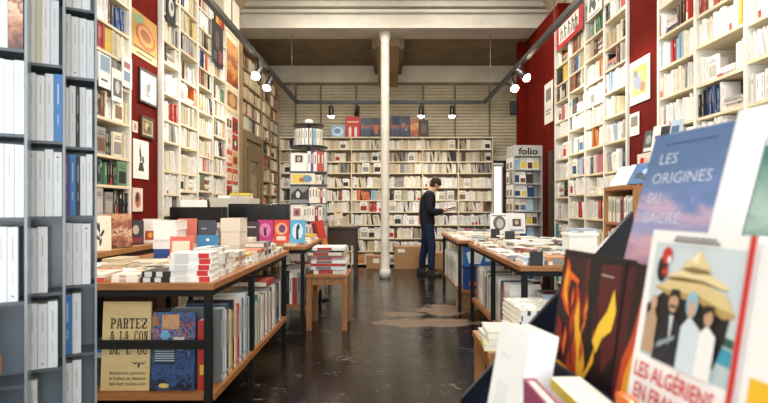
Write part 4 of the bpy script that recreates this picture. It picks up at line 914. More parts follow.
poster('ochre poster of an oval arena with black lettering at the top of the red panel', LW(4.60, 2.55), .53, .40, '#b98e4c',
       [('#d6bd88', rect(.02, .0, .98, .16)), ('#97562e', ell(.55, .52, .38, .28, 20, -.2)), ('#c08446', ell(.55, .54, .30, .21, 20, -.2)), ('#8a5230', ell(.55, .55, .2, .13, 20, -.2)), ('#4a3a2a', rect(.1, .18, .9, .22)), ('#4a3a2a', rect(.2, .06, .8, .1)), ('#6f8a5a', [(.0, .85), (.4, .98), (.5, .85), (.2, .7)])])
picture('framed small black drawing on white, below the ochre poster', LW(4.745, 2.15, .018), .37, .31, '#1f1c1a', [('#8a8a86', ell(.45, .45, .14, .2)), ('#3a3836', ell(.5, .5, .08, .12)), ('#55524e', rect(.3, .2, .62, .24)), ('#6a6864', ell(.58, .62, .06, .1))])
picture('small sepia picture with black edge, below the framed drawing', LW(4.78, 1.84, .018), .26, .19, '#3a2c1e', [('#7a6444', rect(.1, .1, .9, .9)), ('#c9b48a', ell(.45, .55, .2, .25)), ('#4a3a28', ell(.6, .4, .14, .2))], bg='#cdb98f')
poster('small pale card pinned beside the sepia picture', LW(4.635, 1.86), .10, .10, '#d9c9b8', [('#a87a64', ell(.5, .5, .2, .3))], name='card', cat='card')
poster('white sheet with a tall ink figure, unframed on the red panel', LW(4.65, 1.455), .30, .35, '#f0ede6', [('#3a3836', ell(.45, .62, .06, .18, 12, .3)), ('#3a3836', [(.3, .2), (.7, .2), (.6, .42), (.4, .42)]), ('#55524e', rect(.42, .42, .46, .9)), ('#6a6762', ell(.62, .5, .07, .1))])
poster('small pinkish portrait card lowest on the red panel', LW(4.64, 1.16), .19, .21, '#e2d2c4', [('#b86a5e', ell(.5, .5, .3, .35)), ('#3a3034', ell(.45, .6, .16, .2))], name='card', cat='card')
poster('tall orange film poster at the top of the poster strip on the left wall', LW(7.32, 2.95), .58, .72, '#c8763a', [('#e8d9b8', rect(.05, .85, .95, .97))], fm='print_warm')
poster('cream and brown poster under the tall orange one', LW(7.32, 2.55), .58, .36, '#d9c49a', [('#8a5a34', rect(.1, .2, .9, .8)), ('#c9a26a', ell(.5, .5, .3, .25))])
rg = random.Random(4)
for k in range(5):
    for j in range(2):
        c = rg.choice(['#b8362a', '#e6dfd0', '#c9523c', '#3a3a44', '#d8b46a', '#a82c26'])
        poster('small card %s down in the %s column of the poster strip' % (nth(k + 1), ('nearer', 'farther')[j]), LW(7.33 + .3 * j, 2.28 - .25 * k), .26, .22, c, [(rg.choice(['#e9e2d2', '#2a2826', '#b8362a']), rect(.1, .2, .9, .7)), (rg.choice(['#d8a45a', '#7a2a20', '#efe9dc']), ell(.5, .45, .2, .2))], name='card', cat='card', group='small cards on the poster strip')
poster('hanging white sheet with a blue and yellow picture on the near red pier', RW(5.28, 2.20, .01), .40, .42, '#efece4', [('#d8a83c', rect(.12, .18, .88, .84)), ('#6a7a9c', ell(.4, .5, .2, .2)), ('#8a5a3a', ell(.65, .35, .14, .12)), ('#e8c860', ell(.62, .65, .14, .1)), ('#4a5a80', ell(.3, .7, .1, .08))], t=.006)
poster('white notice with small picture on the red wall beyond the far right bookcase', RW(8.3, 2.48, .01, 2.459), .42, .62, '#ece8de', [('#8a8478', rect(.2, .55, .8, .85)), ('#5a564e', rect(.2, .3, .8, .33)), ('#5a564e', rect(.2, .22, .7, .25))], t=.006)
poster('small white card hanging low on the near red pier', RW(5.29, 1.9, .008), .2, .22, '#e9e6de', [('#7a7670', rect(.15, .4, .85, .85))], name='card', cat='card')
poster('dark picture board hanging high at the far end of the tall left bookcase', LW(6.62, 3.02, .006, -2.197), .42, .54, '#2c2a2c', [('#5a4a44', ell(.45, .6, .2, .22)), ('#8a3a34', rect(.55, .1, .9, .4)), ('#4a5260', rect(.1, .1, .4, .3))], t=.006)
poster('black and white picture hanging high at the near end of the tall left bookcase', LW(5.25, 3.05, .006, -2.197), .22, .30, '#26262a', [('#b9b5ae', ell(.5, .55, .3, .3)), ('#2a2a2c', ell(.55, .6, .14, .14))], t=.006)
for i, (y, z, c, a) in enumerate(((4.02, 2.12, '#e6e8ea', [('#7f9cb4', rect(.1, .5, .9, .95)), ('#3a3a3c', rect(.15, .2, .7, .26))]), (4.2, 2.05, '#ecebe7', [('#3c3c40', rect(.1, .15, .9, .7)), ('#b4aea6', ell(.5, .45, .2, .2))]), (4.35, 2.2, '#d9dde0', [('#9a4a3a', rect(.2, .6, .8, .8)), ('#5a7a94', rect(.2, .2, .8, .5))]))):
    poster('pale leaflet hanging on the narrow bookcase by the grey rack, %s one from it' % nth(i + 1), LW(y, z, .006 + .004 * i, -2.197), .17, .26, c, a, name='leaflet', cat='leaflet')
# banner on top of the far right bookcase
bn = [('#ece6dc', rect(.1, .18, .86, .86)), ('#b01f24', rect(.72, .0, 1, .3))]
for u, k in ((.16, 0), (.30, 1), (.46, 2), (.60, 1), (.72, 0)):
    bn += [('#22201f', [(u, .26), (u + .03, .24), (u + .06, .78), (u + .025, .8)]), ('#22201f', [(u + .02, .5 + .1*k), (u + .11, .55), (u + .11, .62), (u + .02, .6 + .1*k)]), ('#3a3634', [(u + .07, .22), (u + .10, .24), (u + .10, .5), (u + .075, .5)])]
poster('red edged banner with black scrawled letters across the top of the far right bookcase', X4((2.37, 7.45, 3.38), -PI/2), 1.0, .34, '#b5242a', bn, name='banner', cat='banner')
poster('white poster with black scrawled letters beside the red banner', X4((2.372, 6.3, 3.40), -PI/2), .42, .34, '#e9e6e0', [('#4a4846', [(.1, .3), (.2, .2), (.34, .5), (.26, .82), (.14, .6)]), ('#2a2826', [(.3, .4), (.5, .15), (.62, .35), (.5, .62), (.42, .8)]), ('#5a5856', [(.6, .6), (.8, .3), (.92, .5), (.78, .85)]), ('#8a8782', rect(.1, .05, .9, .1))])
# brown carved panel at the far left
cp = empty('carved_panel', 'brown sepia panel like a carved stone doorway in the far left bookcase', 'picture', (-2.195, 8.04, .965), PI/2)
b = MB(); b.box(0, 1.18, .0, .02, 0, 1.41, '#8a6c44', 'print_sepia'); b.build('panel_board', cp)
for q in ((0, .1, 0, 1.41), (1.08, 1.18, 0, 1.41), (.1, 1.08, 1.29, 1.41)): bx(q[0], q[1], -.03, -.0005, q[2], q[3], col='#7f6c4c', m='paint').build('frame_moulding', cp)
bx(.2, .98, -.018, -.0005, .98, 1.18, col='#75613f', m='paint').build('lintel', cp)
for x in (.2, .86): bx(x, x + .12, -.02, -.0005, .1, .975, col='#7a6644', m='paint').build('jamb', cp)
b = MB(); b.prism([(.4, .1), (.78, .1), (.72, .3), (.66, .34), (.74, .5), (.66, .62), (.6, .72), (.52, .62), (.44, .5), (.52, .34), (.46, .3)], -.014, -.0006, '#94805a', 'paint'); b.build('urn_relief', cp)
# albums propped on top of the far bookcase
for x, w, h, cn, fm, a in ((-1.16, .28, .25, 'pale blue globe cover', 'cover', [('#cfe0ea', ell(.5, .5, .4, .4)), ('#5a93c0', ell(.45, .55, .25, .22))]), (-.86, .29, .44, 'red cover with two white figures', 'cover', [('#e9e2da', [(.22, .05), (.38, .05), (.4, .42), (.3, .55), (.2, .42)]), ('#e9e2da', [(.6, .05), (.78, .05), (.8, .42), (.7, .55), (.6, .42)]), ('#e8c9b0', rect(.1, .72, .9, .78))]),
                        (-.555, .21, .41, 'dark blue and orange cover', 'print_dark', []), (-.335, .2, .42, 'dark blue cover with an orange figure', 'print_dark', [('#b8662c', ell(.5, .4, .2, .25))]), (-.125, .17, .42, 'dark cover half behind the column', 'print_dark', []),
                        (.06, .18, .46, 'tall midnight blue cover', 'print_dark', [('#1f2c52', rect(.1, .6, .9, .95))]), (.25, .19, .46, 'tall blue cover with pale spots', 'print_dark', [('#8fa4c4', ell(.4, .6, .08, .06)), ('#8fa4c4', ell(.62, .35, .08, .05))]), (.45, .17, .40, 'orange brown cover', 'print_warm', []), (.63, .2, .37, 'dark grey brown cover', 'cover', [('#6a5a4c', ell(.5, .5, .3, .3))])):
    disp('album', cn + ' propped on top of the far bookcase', X4((x, 10.80, 2.6165), R.uniform(-.12, .12), rad(-8)), w, h, .012, {'pale blue globe cover': '#8fb8d4', 'red cover with two white figures': '#c02a22'}.get(cn, '#3a3430'), a, fm=fm, group='albums on top of the far bookcase')

# ------------------------------------------------------------------ revolving stand and folio rack: their books
def upr(name, label, M, t, h, d, c, group, ink=None):
    b = MB(); b.box(0, t, 0, .0015, 0, h, c); b.box(0, .0015, .0015, d, 0, h, c); b.box(t - .0015, t, .0015, d, 0, h, c)
    ink = ink or ('#6a6660' if sum(lin(c)) > .9 else '#ddd6c6')
    b.face([(t*.32, -.0004, h*.4), (t*.68, -.0004, h*.4), (t*.68, -.0004, h*.85), (t*.32, -.0004, h*.85)], ink)
    o = tag(b.build(name, None, M), label, 'book', group)
    p = MB(); p.box(.0017, t - .0017, .0017, d - .003, .002, h - .002, PAGE, 'paper'); p.build('pages', o); return o
rg = random.Random(91)
GR = 'books on the round topped revolving stand'
for k in range(11):
    a = -PI/2 - 1.35 + 2.7 * k / 10
    cn, c = pick({'white': 9, 'cream': 3, 'grey': 1, 'pale blue': .6}, rg)
    upr('pocket_book', '%s spine, %s from left between the two black discs of the revolving stand' % (cn, nth(k + 1)), X4((SPX + .185*math.cos(a), SPY + .185*math.sin(a), 1.986), a + PI/2) @ Matrix.Translation((-.015, 0, 0)), .03, .215, .06, c, GR)
ln = 0
def SPM(lx, ly, z, r): return X4((SPX, SPY, 0), SPR) @ X4((lx, ly, z), r)
RT = {1.65: ['W', .2, '#f0eee9', [('#d9d6d0', rect(.2, .45, .8, .92)), ('#3a3a3c', rect(.28, .5, .72, .88)), ('#b8a090', ell(.5, .68, .12, .14))]], 1.486: ['Y', .30, '#e6dfce', [('#e0c45a', rect(.05, .1, .6, .9)), ('#6a93ad', ell(.68, .5, .2, .34)), ('#a86a4a', ell(.45, .4, .12, .2))]],
      1.25: ['P', .22, '#8a8a88', [('#2c2c2c', [(.0, .5), (.4, .9), (.7, .6), (1, .9), (1, .2), (0, .2)]), ('#d4d1cb', ell(.4, .5, .12, .2))]], 1.02: ['R', .15, '#efece6', [('#b87a80', rect(.2, .3, .8, .8)), ('#4a4a50', ell(.5, .55, .15, .15))]]}
for li, z in enumerate(reversed(SPZ)):
    hmax = (1.95 if z == SPZ[-1] else SPZ[SPZ.index(z) + 1]) - z - .025
    lv = 'tray %s' % nth(li + 1); x = -.222; n = 0
    if z in RT:
        q = RT[z]; hh = min(hmax, .225)
        disp('display_book', 'picture cover facing out on the %s tray down of the revolving stand' % nth(li + 1), SPM(x, -.225, z + .0005, 0), q[1], hh, .016, q[2], q[3], group=GR); x += q[1] + .006
    while x < .18:
        t_ = rg.uniform(.025, .045); n += 1
        cn, c = pick({'white': 6, 'cream': 3, 'grey': 1.5, 'black': 1, 'red': .6, 'purple': .3}, rg) if z != 1.65 else [('white', '#efece6'), ('purple', '#6f3f86'), ('white', '#e9e6df'), ('red', '#b8452c'), ('rust', '#a8502c'), ('rust', '#9c4628')][min(n - 1, 5)]
        if x + t_ > .223: break
        upr('pocket_book', '%s spine, %s on the %s tray down of the revolving stand, front face' % (cn, nth(n), nth(li + 1)), SPM(x, -.225, z + .0005, 0), t_, hmax * rg.uniform(.82, .97), .12, c, GR); x += t_ + .002
    y = -.09; n = 0
    while y < .17:
        t_ = rg.uniform(.025, .045); n += 1; cn, c = pick({'white': 6, 'cream': 3, 'grey': 1.5, 'black': 1, 'red': .6}, rg)
        upr('pocket_book', '%s spine, %s on the %s tray down of the revolving stand, aisle face' % (cn, nth(n), nth(li + 1)), SPM(.226, y, z + .0005, PI/2), t_, hmax * rg.uniform(.82, .97), .12, c, GR); y += t_ + .002
GFO = 'paperbacks in the folio rack'
FM2 = X4((FX, FY, 0), rad(6))
for li, z in enumerate(reversed(FOZ)):
    x = -.198; n = 0
    while x < .15:
        w_ = rg.uniform(.085, .11); n += 1
        if x + w_ > .202: break
        cn, c = pick({'white': 7, 'cream': 2, 'blue': 1.4, 'pale blue': .8, 'grey': 1, 'brown': .7, 'red': .4, 'black': .5}, rg)
        a = [(pick({'blue': 2, 'grey': 2, 'brown': 1.5, 'black': 1, 'red': 1, 'yellow': 1, 'pale blue': 1}, rg)[1], rect(.08, .08, .92, rg.uniform(.45, .75)))] if cn in ('white', 'cream') else [('#e9e6de', rect(.15, .8, .85, .92))]
        disp('pocket_book', '%s cover, %s from left on the %s tray down of the folio rack' % (cn, nth(n), nth(li + 1)), FM2 @ X4((x, -.10, z + .0022), 0, rad(-6)), w_, .182, .014, c, a, group=GFO); x += w_ + .004
for li, z in enumerate(reversed(FOZ)):   # the narrow side face towards the aisle
    for k in range(2):
        cn, c = pick({'white': 5, 'cream': 2, 'blue': 1, 'brown': 1, 'grey': 1}, rg)
        disp('pocket_book', '%s cover on the aisle side of the folio rack, %s row down, %s one' % (cn, nth(li + 1), ('near', 'far')[k]), FM2 @ X4((-.2215, .14 - .15 * (1 - k), z + .0005), -PI/2) @ Matrix.Translation((0, -.014, 0)), .125, .182, .0135, c, [('#7a766e', rect(.1, .1, .9, .6))], group=GFO)
        
# ------------------------------------------------------------------ the man
def skin(name, pts, edges, radii, root, col, m, parent=None, sub=2, flat_=None):
    me = bpy.data.meshes.new(name); me.from_pydata(pts, edges, []); o = bpy.data.objects.new(name, me); COL.objects.link(o)
    s = o.modifiers.new('s', 'SKIN'); s.use_smooth_shade = True
    d = me.skin_vertices[0].data
    for i, r in enumerate(radii): d[i].radius = (r, r) if isinstance(r, (int, float)) else r
    d[root].use_root = True
    u = o.modifiers.new('u', 'SUBSURF'); u.levels = u.render_levels = sub
    dg = bpy.context.evaluated_depsgraph_get(); ev = o.evaluated_get(dg); nm = bpy.data.meshes.new_from_object(ev)
    vs = [tuple(v.co) for v in nm.vertices]; fs = [tuple(p.vertices) for p in nm.polygons]
    bpy.data.objects.remove(o); bpy.data.meshes.remove(me); bpy.data.meshes.remove(nm)
    b = MB(); b.v = vs; b.f = fs; b.c = [lin(col)] * len(fs); b.m = [m] * len(fs); b.sm = [True] * len(fs)
    return b
class Chain:
    def __init__(s): s.p = []; s.e = []; s.r = []; s.n = {}
    def add(s, name, co, r, to=None):
        s.p.append(co); s.r.append(r); s.n[name] = len(s.p) - 1
        if to is not None: s.e.append((s.n[to], s.n[name]))
PX, PY = .70, 9.33
c = Chain()     # body, looking along +x, head bent over the book
c.add('pelvis', (.70, PY, .96), (.13, .10)); c.add('belly', (.685, PY, 1.10), (.13, .10), 'pelvis'); c.add('chest', (.70, PY, 1.28), (.15, .11), 'belly'); c.add('top', (.735, PY, 1.42), (.10, .08), 'chest')
c.add('neck', (.775, PY, 1.50), .056, 'top'); c.add('skull', (.825, PY, 1.575), (.072, .082), 'neck'); c.add('brow', (.850, PY, 1.635), (.074, .085), 'skull'); c.add('crown', (.862, PY, 1.675), (.05, .055), 'brow')
c.add('jaw', (.885, PY, 1.535), (.036, .035), 'skull'); c.add('nose', (.938, PY, 1.585), .012, 'skull')
for s, nm in ((-1, 'n'), (1, 'f')):
    c.add('hip' + nm, (.70, PY + s*.085, .90), .085, 'pelvis')
    kx, ax, ay = (.765, .755, PY - .14) if s < 0 else (.66, .60, PY + .17)
    c.add('knee' + nm, (kx, (PY + s*.085 + ay)/2, .50), .055, 'hip' + nm); c.add('ankle' + nm, (ax, ay, .09), .04, 'knee' + nm); c.add('toe' + nm, (ax + .10, ay - .03, .045), .018, 'ankle' + nm)
    c.add('sh' + nm, (.72, PY + s*.17, 1.40), .062, 'top'); c.add('el' + nm, (.715, PY + s*.215, 1.12), .042, 'sh' + nm)
    c.add('wr' + nm, (.965, PY + s*.12, 1.135), .026, 'el' + nm); c.add('palm' + nm, (1.03, PY + s*.10, 1.145), (.036, .016), 'wr' + nm)
body = skin('person', c.p, c.e, c.r, 0, '#c79a7e', 'skin')
fing = []
for s, nm in ((-1, 'n'), (1, 'f')):
    for k, (dy, L) in enumerate(((.030, .062), (.010, .07), (-.010, .066), (-.030, .052))):
        f = Chain(); px, py = 1.02, PY + s*.10
        f.add('a', (px + .01, py - s*dy*.9, 1.142), .010); f.add('b', (px + .015 + L*.5, py - s*dy*1.05, 1.136), .0095, 'a'); f.add('c', (px + .015 + L*.85, py - s*dy*1.1, 1.142), .0085, 'b'); f.add('d', (px + .015 + L, py - s*dy*1.1, 1.152), .007, 'c')
        fb = skin('finger', f.p, f.e, f.r, 0, '#c79a7e', 'skin', sub=1); fing.append(fb)
    f = Chain(); f.add('a', (1.0, PY + s*.085, 1.15), .011); f.add('b', (1.03, PY + s*.06, 1.178), .0105, 'a'); f.add('c', (1.065, PY + s*.055, 1.188), .009, 'b')
    fing.append(skin('finger', f.p, f.e, f.r, 0, '#c79a7e', 'skin', sub=1))
for fb in fing:
    o_ = len(body.v); body.v += fb.v; body.f += [tuple(i + o_ for i in q) for q in fb.f]; body.c += fb.c; body.m += fb.m; body.sm += fb.sm
for s in (-1, 1): body.sphere((.835, PY + s*.083, 1.59), .024, '#c08f74', 'skin', 10, 6, (.7, .35, 1.2))
person = tag(body.build('person'), 'man in dark sweater and jeans standing and reading an open book by the far bookcase', 'person')
b = MB()
for s in (-1, 1): b.sphere((.912, PY + s*.03, 1.607), .011, '#f0ece6', 'gloss', 10, 6); b.sphere((.918, PY + s*.031, 1.604), .006, '#2a1c14', 'gloss', 8, 6)
b.build('eyes', person)
b = MB(); b.box(.912, .921, PY - .022, PY + .022, 1.538, 1.545, '#9a5a4c', 'skin'); b.build('mouth', person)
# hair: short cap that follows the skull
b = MB(); n = 18
hm = X4((.842, PY, 1.625), 0, 0, rad(22)) @ Matrix.Diagonal((.100, .091, .098, 1)); b.M = hm
b.lathe([(math.sin(t), math.cos(t)) for t in [PI * .56 - PI * .56 * i / 8 for i in range(8)]] + [(1e-4, 1)], 0, 0, '#3d2b20', 'cloth', n)
b.M = X4((.795, PY, 1.585)) @ Matrix.Diagonal((.06, .076, .066, 1)); b.lathe([(max(1e-4, math.sin(PI*i/8)), -math.cos(PI*i/8)) for i in range(9)], 0, 0, '#3d2b20', 'cloth', 14)
b.build('hair', person)
c = Chain()
c.add('hem0', (.70, PY, .84), (.185, .145)); c.add('hem', (.695, PY, .93), (.185, .145), 'hem0'); c.add('belly', (.68, PY, 1.08), (.185, .145), 'hem'); c.add('chest', (.695, PY, 1.28), (.21, .16), 'belly'); c.add('top', (.735, PY, 1.425), (.13, .105), 'chest'); c.add('collar', (.765, PY, 1.475), .068, 'top')
for s, nm in ((-1, 'n'), (1, 'f')):
    c.add('sh' + nm, (.72, PY + s*.175, 1.395), .088, 'top'); c.add('mid' + nm, (.715, PY + s*.205, 1.25), .078, 'sh' + nm); c.add('el' + nm, (.715, PY + s*.22, 1.115), .07, 'mid' + nm); c.add('fo' + nm, (.84, PY + s*.17, 1.12), .06, 'el' + nm); c.add('cuff' + nm, (.965, PY + s*.122, 1.135), .044, 'fo' + nm)
skin('sweater', c.p, c.e, c.r, 0, '#23262b', 'cloth').build('sweater', person)['label'] = 'dark charcoal long sleeved sweater'
c = Chain()
c.add('waist', (.695, PY, 1.06), (.15, .12)); c.add('pelvis', (.70, PY, .95), (.16, .13), 'waist')
for s, nm in ((-1, 'n'), (1, 'f')):
    kx, ax, ay = (.765, .755, PY - .14) if s < 0 else (.66, .60, PY + .17)
    c.add('hip' + nm, (.70, PY + s*.085, .86), .112, 'pelvis'); c.add('th' + nm, ((.70+kx)/2, PY + s*.09, .69), .098, 'hip' + nm); c.add('knee' + nm, (kx, (PY + s*.085 + ay)/2, .50), .078, 'th' + nm)
    c.add('calf' + nm, ((kx + ax)/2 - .01, (PY + s*.085 + ay)/2 + s*.02, .3), .070, 'knee' + nm); c.add('hem' + nm, (ax, ay, .09), .060, 'calf' + nm)
skin('jeans', c.p, c.e, c.r, 0, '#1f2a42', 'cloth').build('jeans', person)['label'] = 'dark blue jeans'
for s in (-1, 1):
    ax, ay = (.755, PY - .14) if s < 0 else (.60, PY + .17)
    b = MB(); b.M = X4((ax, ay, 0), rad(-17))
    out = [(-.085, -.035), (-.06, -.045), (.06, -.048), (.15, -.045), (.19, -.02), (.19, .02), (.15, .042), (.06, .042), (-.06, .04), (-.085, .03)]
    b.prism(out, 0.0, .025, '#141414', 'paint', 'z')
    b.prism([(x * .97, y * .96) for x, y in out], .0251, .06, '#26201c', 'paint', 'z'); b.prism([(-.075, -.036), (.07, -.04), (.09, .0), (.07, .036), (-.075, .03)], .0601, .115, '#26201c', 'paint', 'z')
    b.build('shoe', person, bevel=.012)
bk = empty('open_book', 'open book held in the hands of the standing man', 'book', (1.09, PY, 1.165), 0)
for s in (-1, 1):
    q = X4((0, 0, 0), 0, rad(s * 12), rad(-14))
    b = bx(-.075, .085, *sorted((0.0005*s, .13*s)), -.003, 0, col='#e4ddcc', m='cover'); b.build('cover', bk, q)
    b = bx(-.072, .082, *sorted((.001*s, .127*s)), .0003, .009, col='#f3efe4', m='paper'); b.build('pages', bk, q)
# ------------------------------------------------------------------ books on every shelf
W_PALE = {'white': 10, 'cream': 7, 'beige': 2.2, 'red': .8, 'yellow': .5, 'blue': .4, 'grey': .8, 'black': .5, 'pale blue': .5, 'orange': .4, 'green': .25, 'pink': .3}
W_MIX = {'cream': 5, 'beige': 4, 'brown': 3, 'white': 3, 'orange': 1.4, 'red': 1.2, 'black': 1.6, 'grey': 1.5, 'blue': .8, 'yellow': .8, 'green': .5}
W_DARK = {'black': 8, 'grey': 2.5, 'white': 2, 'cream': 1, 'green': .6, 'blue': .6}
W_WHITE = {'white': 14, 'cream': 3, 'grey': .8, 'red': .8, 'teal': .5, 'black': .7, 'blue': .5, 'pale blue': .6, 'yellow': .25, 'orange': .25, 'pink': .3}
W_RACK = {'white': 1}
W_BACK = {'cream': 5, 'white': 9, 'beige': 2.5, 'grey': 1.5, 'red': .25, 'black': .5, 'pale blue': .3, 'pink': .3, 'orange': .25, 'green': .15}
W_BOOK = {'beige': 5, 'grey': 2, 'cream': 5, 'brown': .3, 'black': .15}
W_SEP = {'beige': 4, 'brown': 4, 'cream': 3, 'black': 1.2, 'grey': 2, 'orange': .6, 'red': .6}
SPECS = []
rb = random.Random(2024)
def fill(case, weights, hr, dr, tr, rng, skip=(), full=.93, face=0., faceset=None, leanp=.35, inset=(.003, .03), rows=None):
    for ce in case['cells']:
        k = ce['row']
        if k in skip or (rows and k not in rows): continue
        wt = weights(ce) if callable(weights) else weights
        HR = hr(ce) if callable(hr) else hr; TR = tr(ce) if callable(tr) else tr
        hb = rng.uniform(*HR); end = ce['x0'] + (ce['x1'] - ce['x0']) * (1 if rng.random() < full else rng.uniform(.6, .9))
        x = ce['x0'] + .001; i = 0; run = rng.randint(1, 5); cn, c = pick(wt, rng); leaning = False; th = 0.
        flatpile = rng.random() < .12 and ce['h'] > .18
        px_ = ce['x0'] + rng.uniform(.1, .6) * (end - ce['x0']) if rng.random() < (.3 if k >= 9 else .1) and case is not c_back else 9e9
        while x < end:
            if x > px_ and x + .2 < end:
                px_ = 9e9; leaning = False; z_ = ce['z'] + .0006
                for _ in range(rng.randint(3, 6)):
                    t = rng.uniform(*TR); h = hb * rng.uniform(.85, 1.); cn, c = pick(wt, rng)
                    if z_ + t > ce['z'] + ce['h'] - .01: break
                    i += 1
                    SPECS.append(dict(M=case['M'] @ X4((x, rng.uniform(*inset), z_ + t)) @ Matrix.Rotation(PI/2, 4, 'Y'), t=t, h=h, d=.11, cn='lying ' + cn, c=tuple(v * rng.uniform(.85, 1.) for v in lin(c)), face=False, case=case, bay=ce['bay'], row=k, i=i, s=rng.random(), s2=rng.random())); z_ += t + .0006
                x += hb + .004; continue
            if run <= 0: cn, c = pick(wt, rng); run = rng.randint(1, 6)
            run -= 1
            h = min(hb * rng.uniform(.88, 1.1), ce['h'] - .008); t = rng.uniform(*TR); d = rng.uniform(*dr)
            facing = face and rng.random() < face
            if facing:
                w = h * rng.uniform(.62, .74)
                if x + w > end: break
                leaning = False
                cf, c2 = pick(faceset or wt, rng)
                i += 1
                SPECS.append(dict(M=case['M'] @ X4((x, .003 + rng.uniform(0, .01), ce['z'] + .0006)), t=w, h=h, d=.02, cn=cf, c=c2, face=True, case=case, bay=ce['bay'], row=k, i=i, pic=pick({'grey': 3, 'black': 2, 'brown': 1, 'blue': 1, 'red': .6}, rng)[1]))
                x += w + .002; continue
            if x + t > end: break
            i += 1; jv = rng.uniform(.80, 1.03); cc = tuple(min(1., v * jv * rng.uniform(.97, 1.03)) for v in lin(c))
            if not leaning and rng.random() < leanp * .12 and x + t + h * .3 < end:
                leaning = True; th = rng.uniform(.12, .26); x += h * math.sin(th) + .004
                q = rng.randint(2, 4)
            ins = rng.uniform(*inset)
            if leaning:
                if x + t / math.cos(th) + .002 > end: break
                hh = min(h, (ce['h'] - .01 - t * math.sin(th)) / math.cos(th))
                M = case['M'] @ X4((x, ins, ce['z'] + .0006)) @ Matrix.Rotation(-th, 4, 'Y'); x += t / math.cos(th) + .005; q -= 1; h = hh
                if q <= 0: leaning = False; x += t * 0
            else:
                M = case['M'] @ X4((x, ins, ce['z'] + .0006)); x += t + .0014
            SPECS.append(dict(M=M, t=t, h=h, d=min(d, case['depth'] - .045), cn=cn, c=cc, face=False, case=case, bay=ce['bay'], row=k, i=i, s=rng.random(), s2=rng.random()))
def wl(ce): return W_MIX if ce['row'] >= 10 else W_PALE
fill(c_left, wl, (.175, .2), (.11, .14), (.014, .034), rb, face=.015)
def wn(ce): return W_DARK if ce['row'] in (4, 5) else (W_MIX if ce['row'] >= 7 else {'white': 3, 'black': 3, 'cream': 2, 'grey': 2, 'red': .6})
fill(c_near, wn, (.18, .21), (.14, .2), (.018, .038), rb, face=.05)
fill(c_lfar, W_SEP, (.175, .205), (.11, .14), (.02, .042), rb, rows=(0, 4, 5, 6, 7, 8))
for q in (1, 2, 3):
    for ce in c_lfar['cells']: pass
# the two farther bays carry on between the panel's top and foot
extra = dict(c_lfar); extra['cells'] = []
for bay, x0 in ((1, 1.24 + .033), (2, 1.92 + .033)):
    for k, z in enumerate((.94, 1.19, 1.43, 1.67, 1.91, 2.15)):
        extra['cells'].append(dict(x0=x0, x1=x0 + .68 - .036, z=z, h=.22, bay=bay, row=20 + k))
root_l = [o for o in bpy.data.objects if o.get('label', '').startswith('left bookcase at the far end')][0]
for bay, x0 in ((1, 1.24 + .03), (2, 1.92 + .03)):
    for z in (1.19, 1.43, 1.67, 1.91, 2.15): bx(x0 + .0005, x0 + .6495, .004, .287, z - .022, z, m='darkshelf').build('shelf', root_l)
fill(extra, W_SEP, (.17, .2), (.11, .14), (.02, .042), rb)
def wb(ce): return W_BOOK if ce['row'] >= 7 else W_BACK
def hb_(ce): return (.17, .19) if ce['row'] >= 7 else (.18, .21)
def tb(ce): return (.010, .019) if ce['row'] >= 7 else (.02, .042)
fill(c_back, wb, hb_, (.12, .15), tb, rb, face=.035, faceset={'white': 8, 'cream': 2, 'grey': .6, 'pale blue': .2, 'red': .15})
fill(c_rfar, lambda ce: W_MIX if ce['row'] >= 9 else W_WHITE, (.18, .215), (.11, .15), (.016, .036), rb, face=.012)
fill(c_rnear, lambda ce: W_MIX if ce['row'] >= 10 else W_WHITE, (.17, .2), (.11, .15), (.014, .032), rb, face=.02, full=.8)

# ---- the grey pocket rack: hand-set spines
RB_ = {(0, 5): ['w', 'w', 'w', 'w'], (0, 6): ['w', 'w', 'photo'], (1, 6): ['w', 'cream', 'w', 'w'], (1, 5): ['w', 'w', 'w', 'blue'], (1, 4): ['w', 'w', 'w', 'w'], (1, 3): ['w', 'w'], (1, 2): ['w', 'w', 'w'], (1, 1): ['w'],
       (0, 4): ['blue', 'w', 'w', 'w'], (0, 3): ['w', 'w', 'w'], (2, 7): ['w', 'w', 'w'], (2, 6): ['w', 'w', 'w', 'w'], (2, 5): ['w', 'w', 'black', 'w', 'w'], (2, 4): ['purple', 'blue', 'black', 'w', 'w'], (2, 3): ['w', 'w', 'w'], (2, 2): ['blue', 'w'], (2, 1): ['w', 'w'], (1, 7): ['w', 'w', 'w', 'w'], (0, 7): ['w', 'w', 'w', 'w'], (0, 0): ['w', 'w'], (1, 0): ['w', 'w'], (2, 0): ['w', 'w', 'w']}
CN = {'w': ('white', None), 'cream': ('beige', '#d6cfa8'), 'blue': ('blue', '#3f7fc0'), 'black': ('black', '#232326'), 'purple': ('purple', '#6a4a8c'), 'photo': ('brown', '#8a6248')}
rack_case = dict(where='grey rack', rack=True)
for j, z, M in RACK:
    k = SHZ.index(z); L = RB_.get((j, k))
    if not L: continue
    x = -.0475; wmax = .046
    tt = min(.0235, .0925 / len(L)) if len(L) > 3 else .027
    for i, q in enumerate(L):
        cn, c = CN[q]; t = tt * rb.uniform(.94, 1.0)
        if q == 'photo': t = .035
        if q in ('black', 'cream'): t *= .6
        if x + t > wmax + .001: break
        SPECS.append(dict(M=M @ X4((x, -.005 + rb.uniform(0, .003), z + .0006)), t=t, h=min(.208 + rb.uniform(-.006, .006), .218), d=.105, cn=cn, c=c or rb.choice(['#dcdfe2', '#e2e4e5', '#d6d9dc', '#e6e7e8']), face=False, case=rack_case, bay=j, row=k, i=i + 1, s=rb.random(), s2=rb.random(), rack=True, photo=(q == 'photo')))
        x += t + .0012

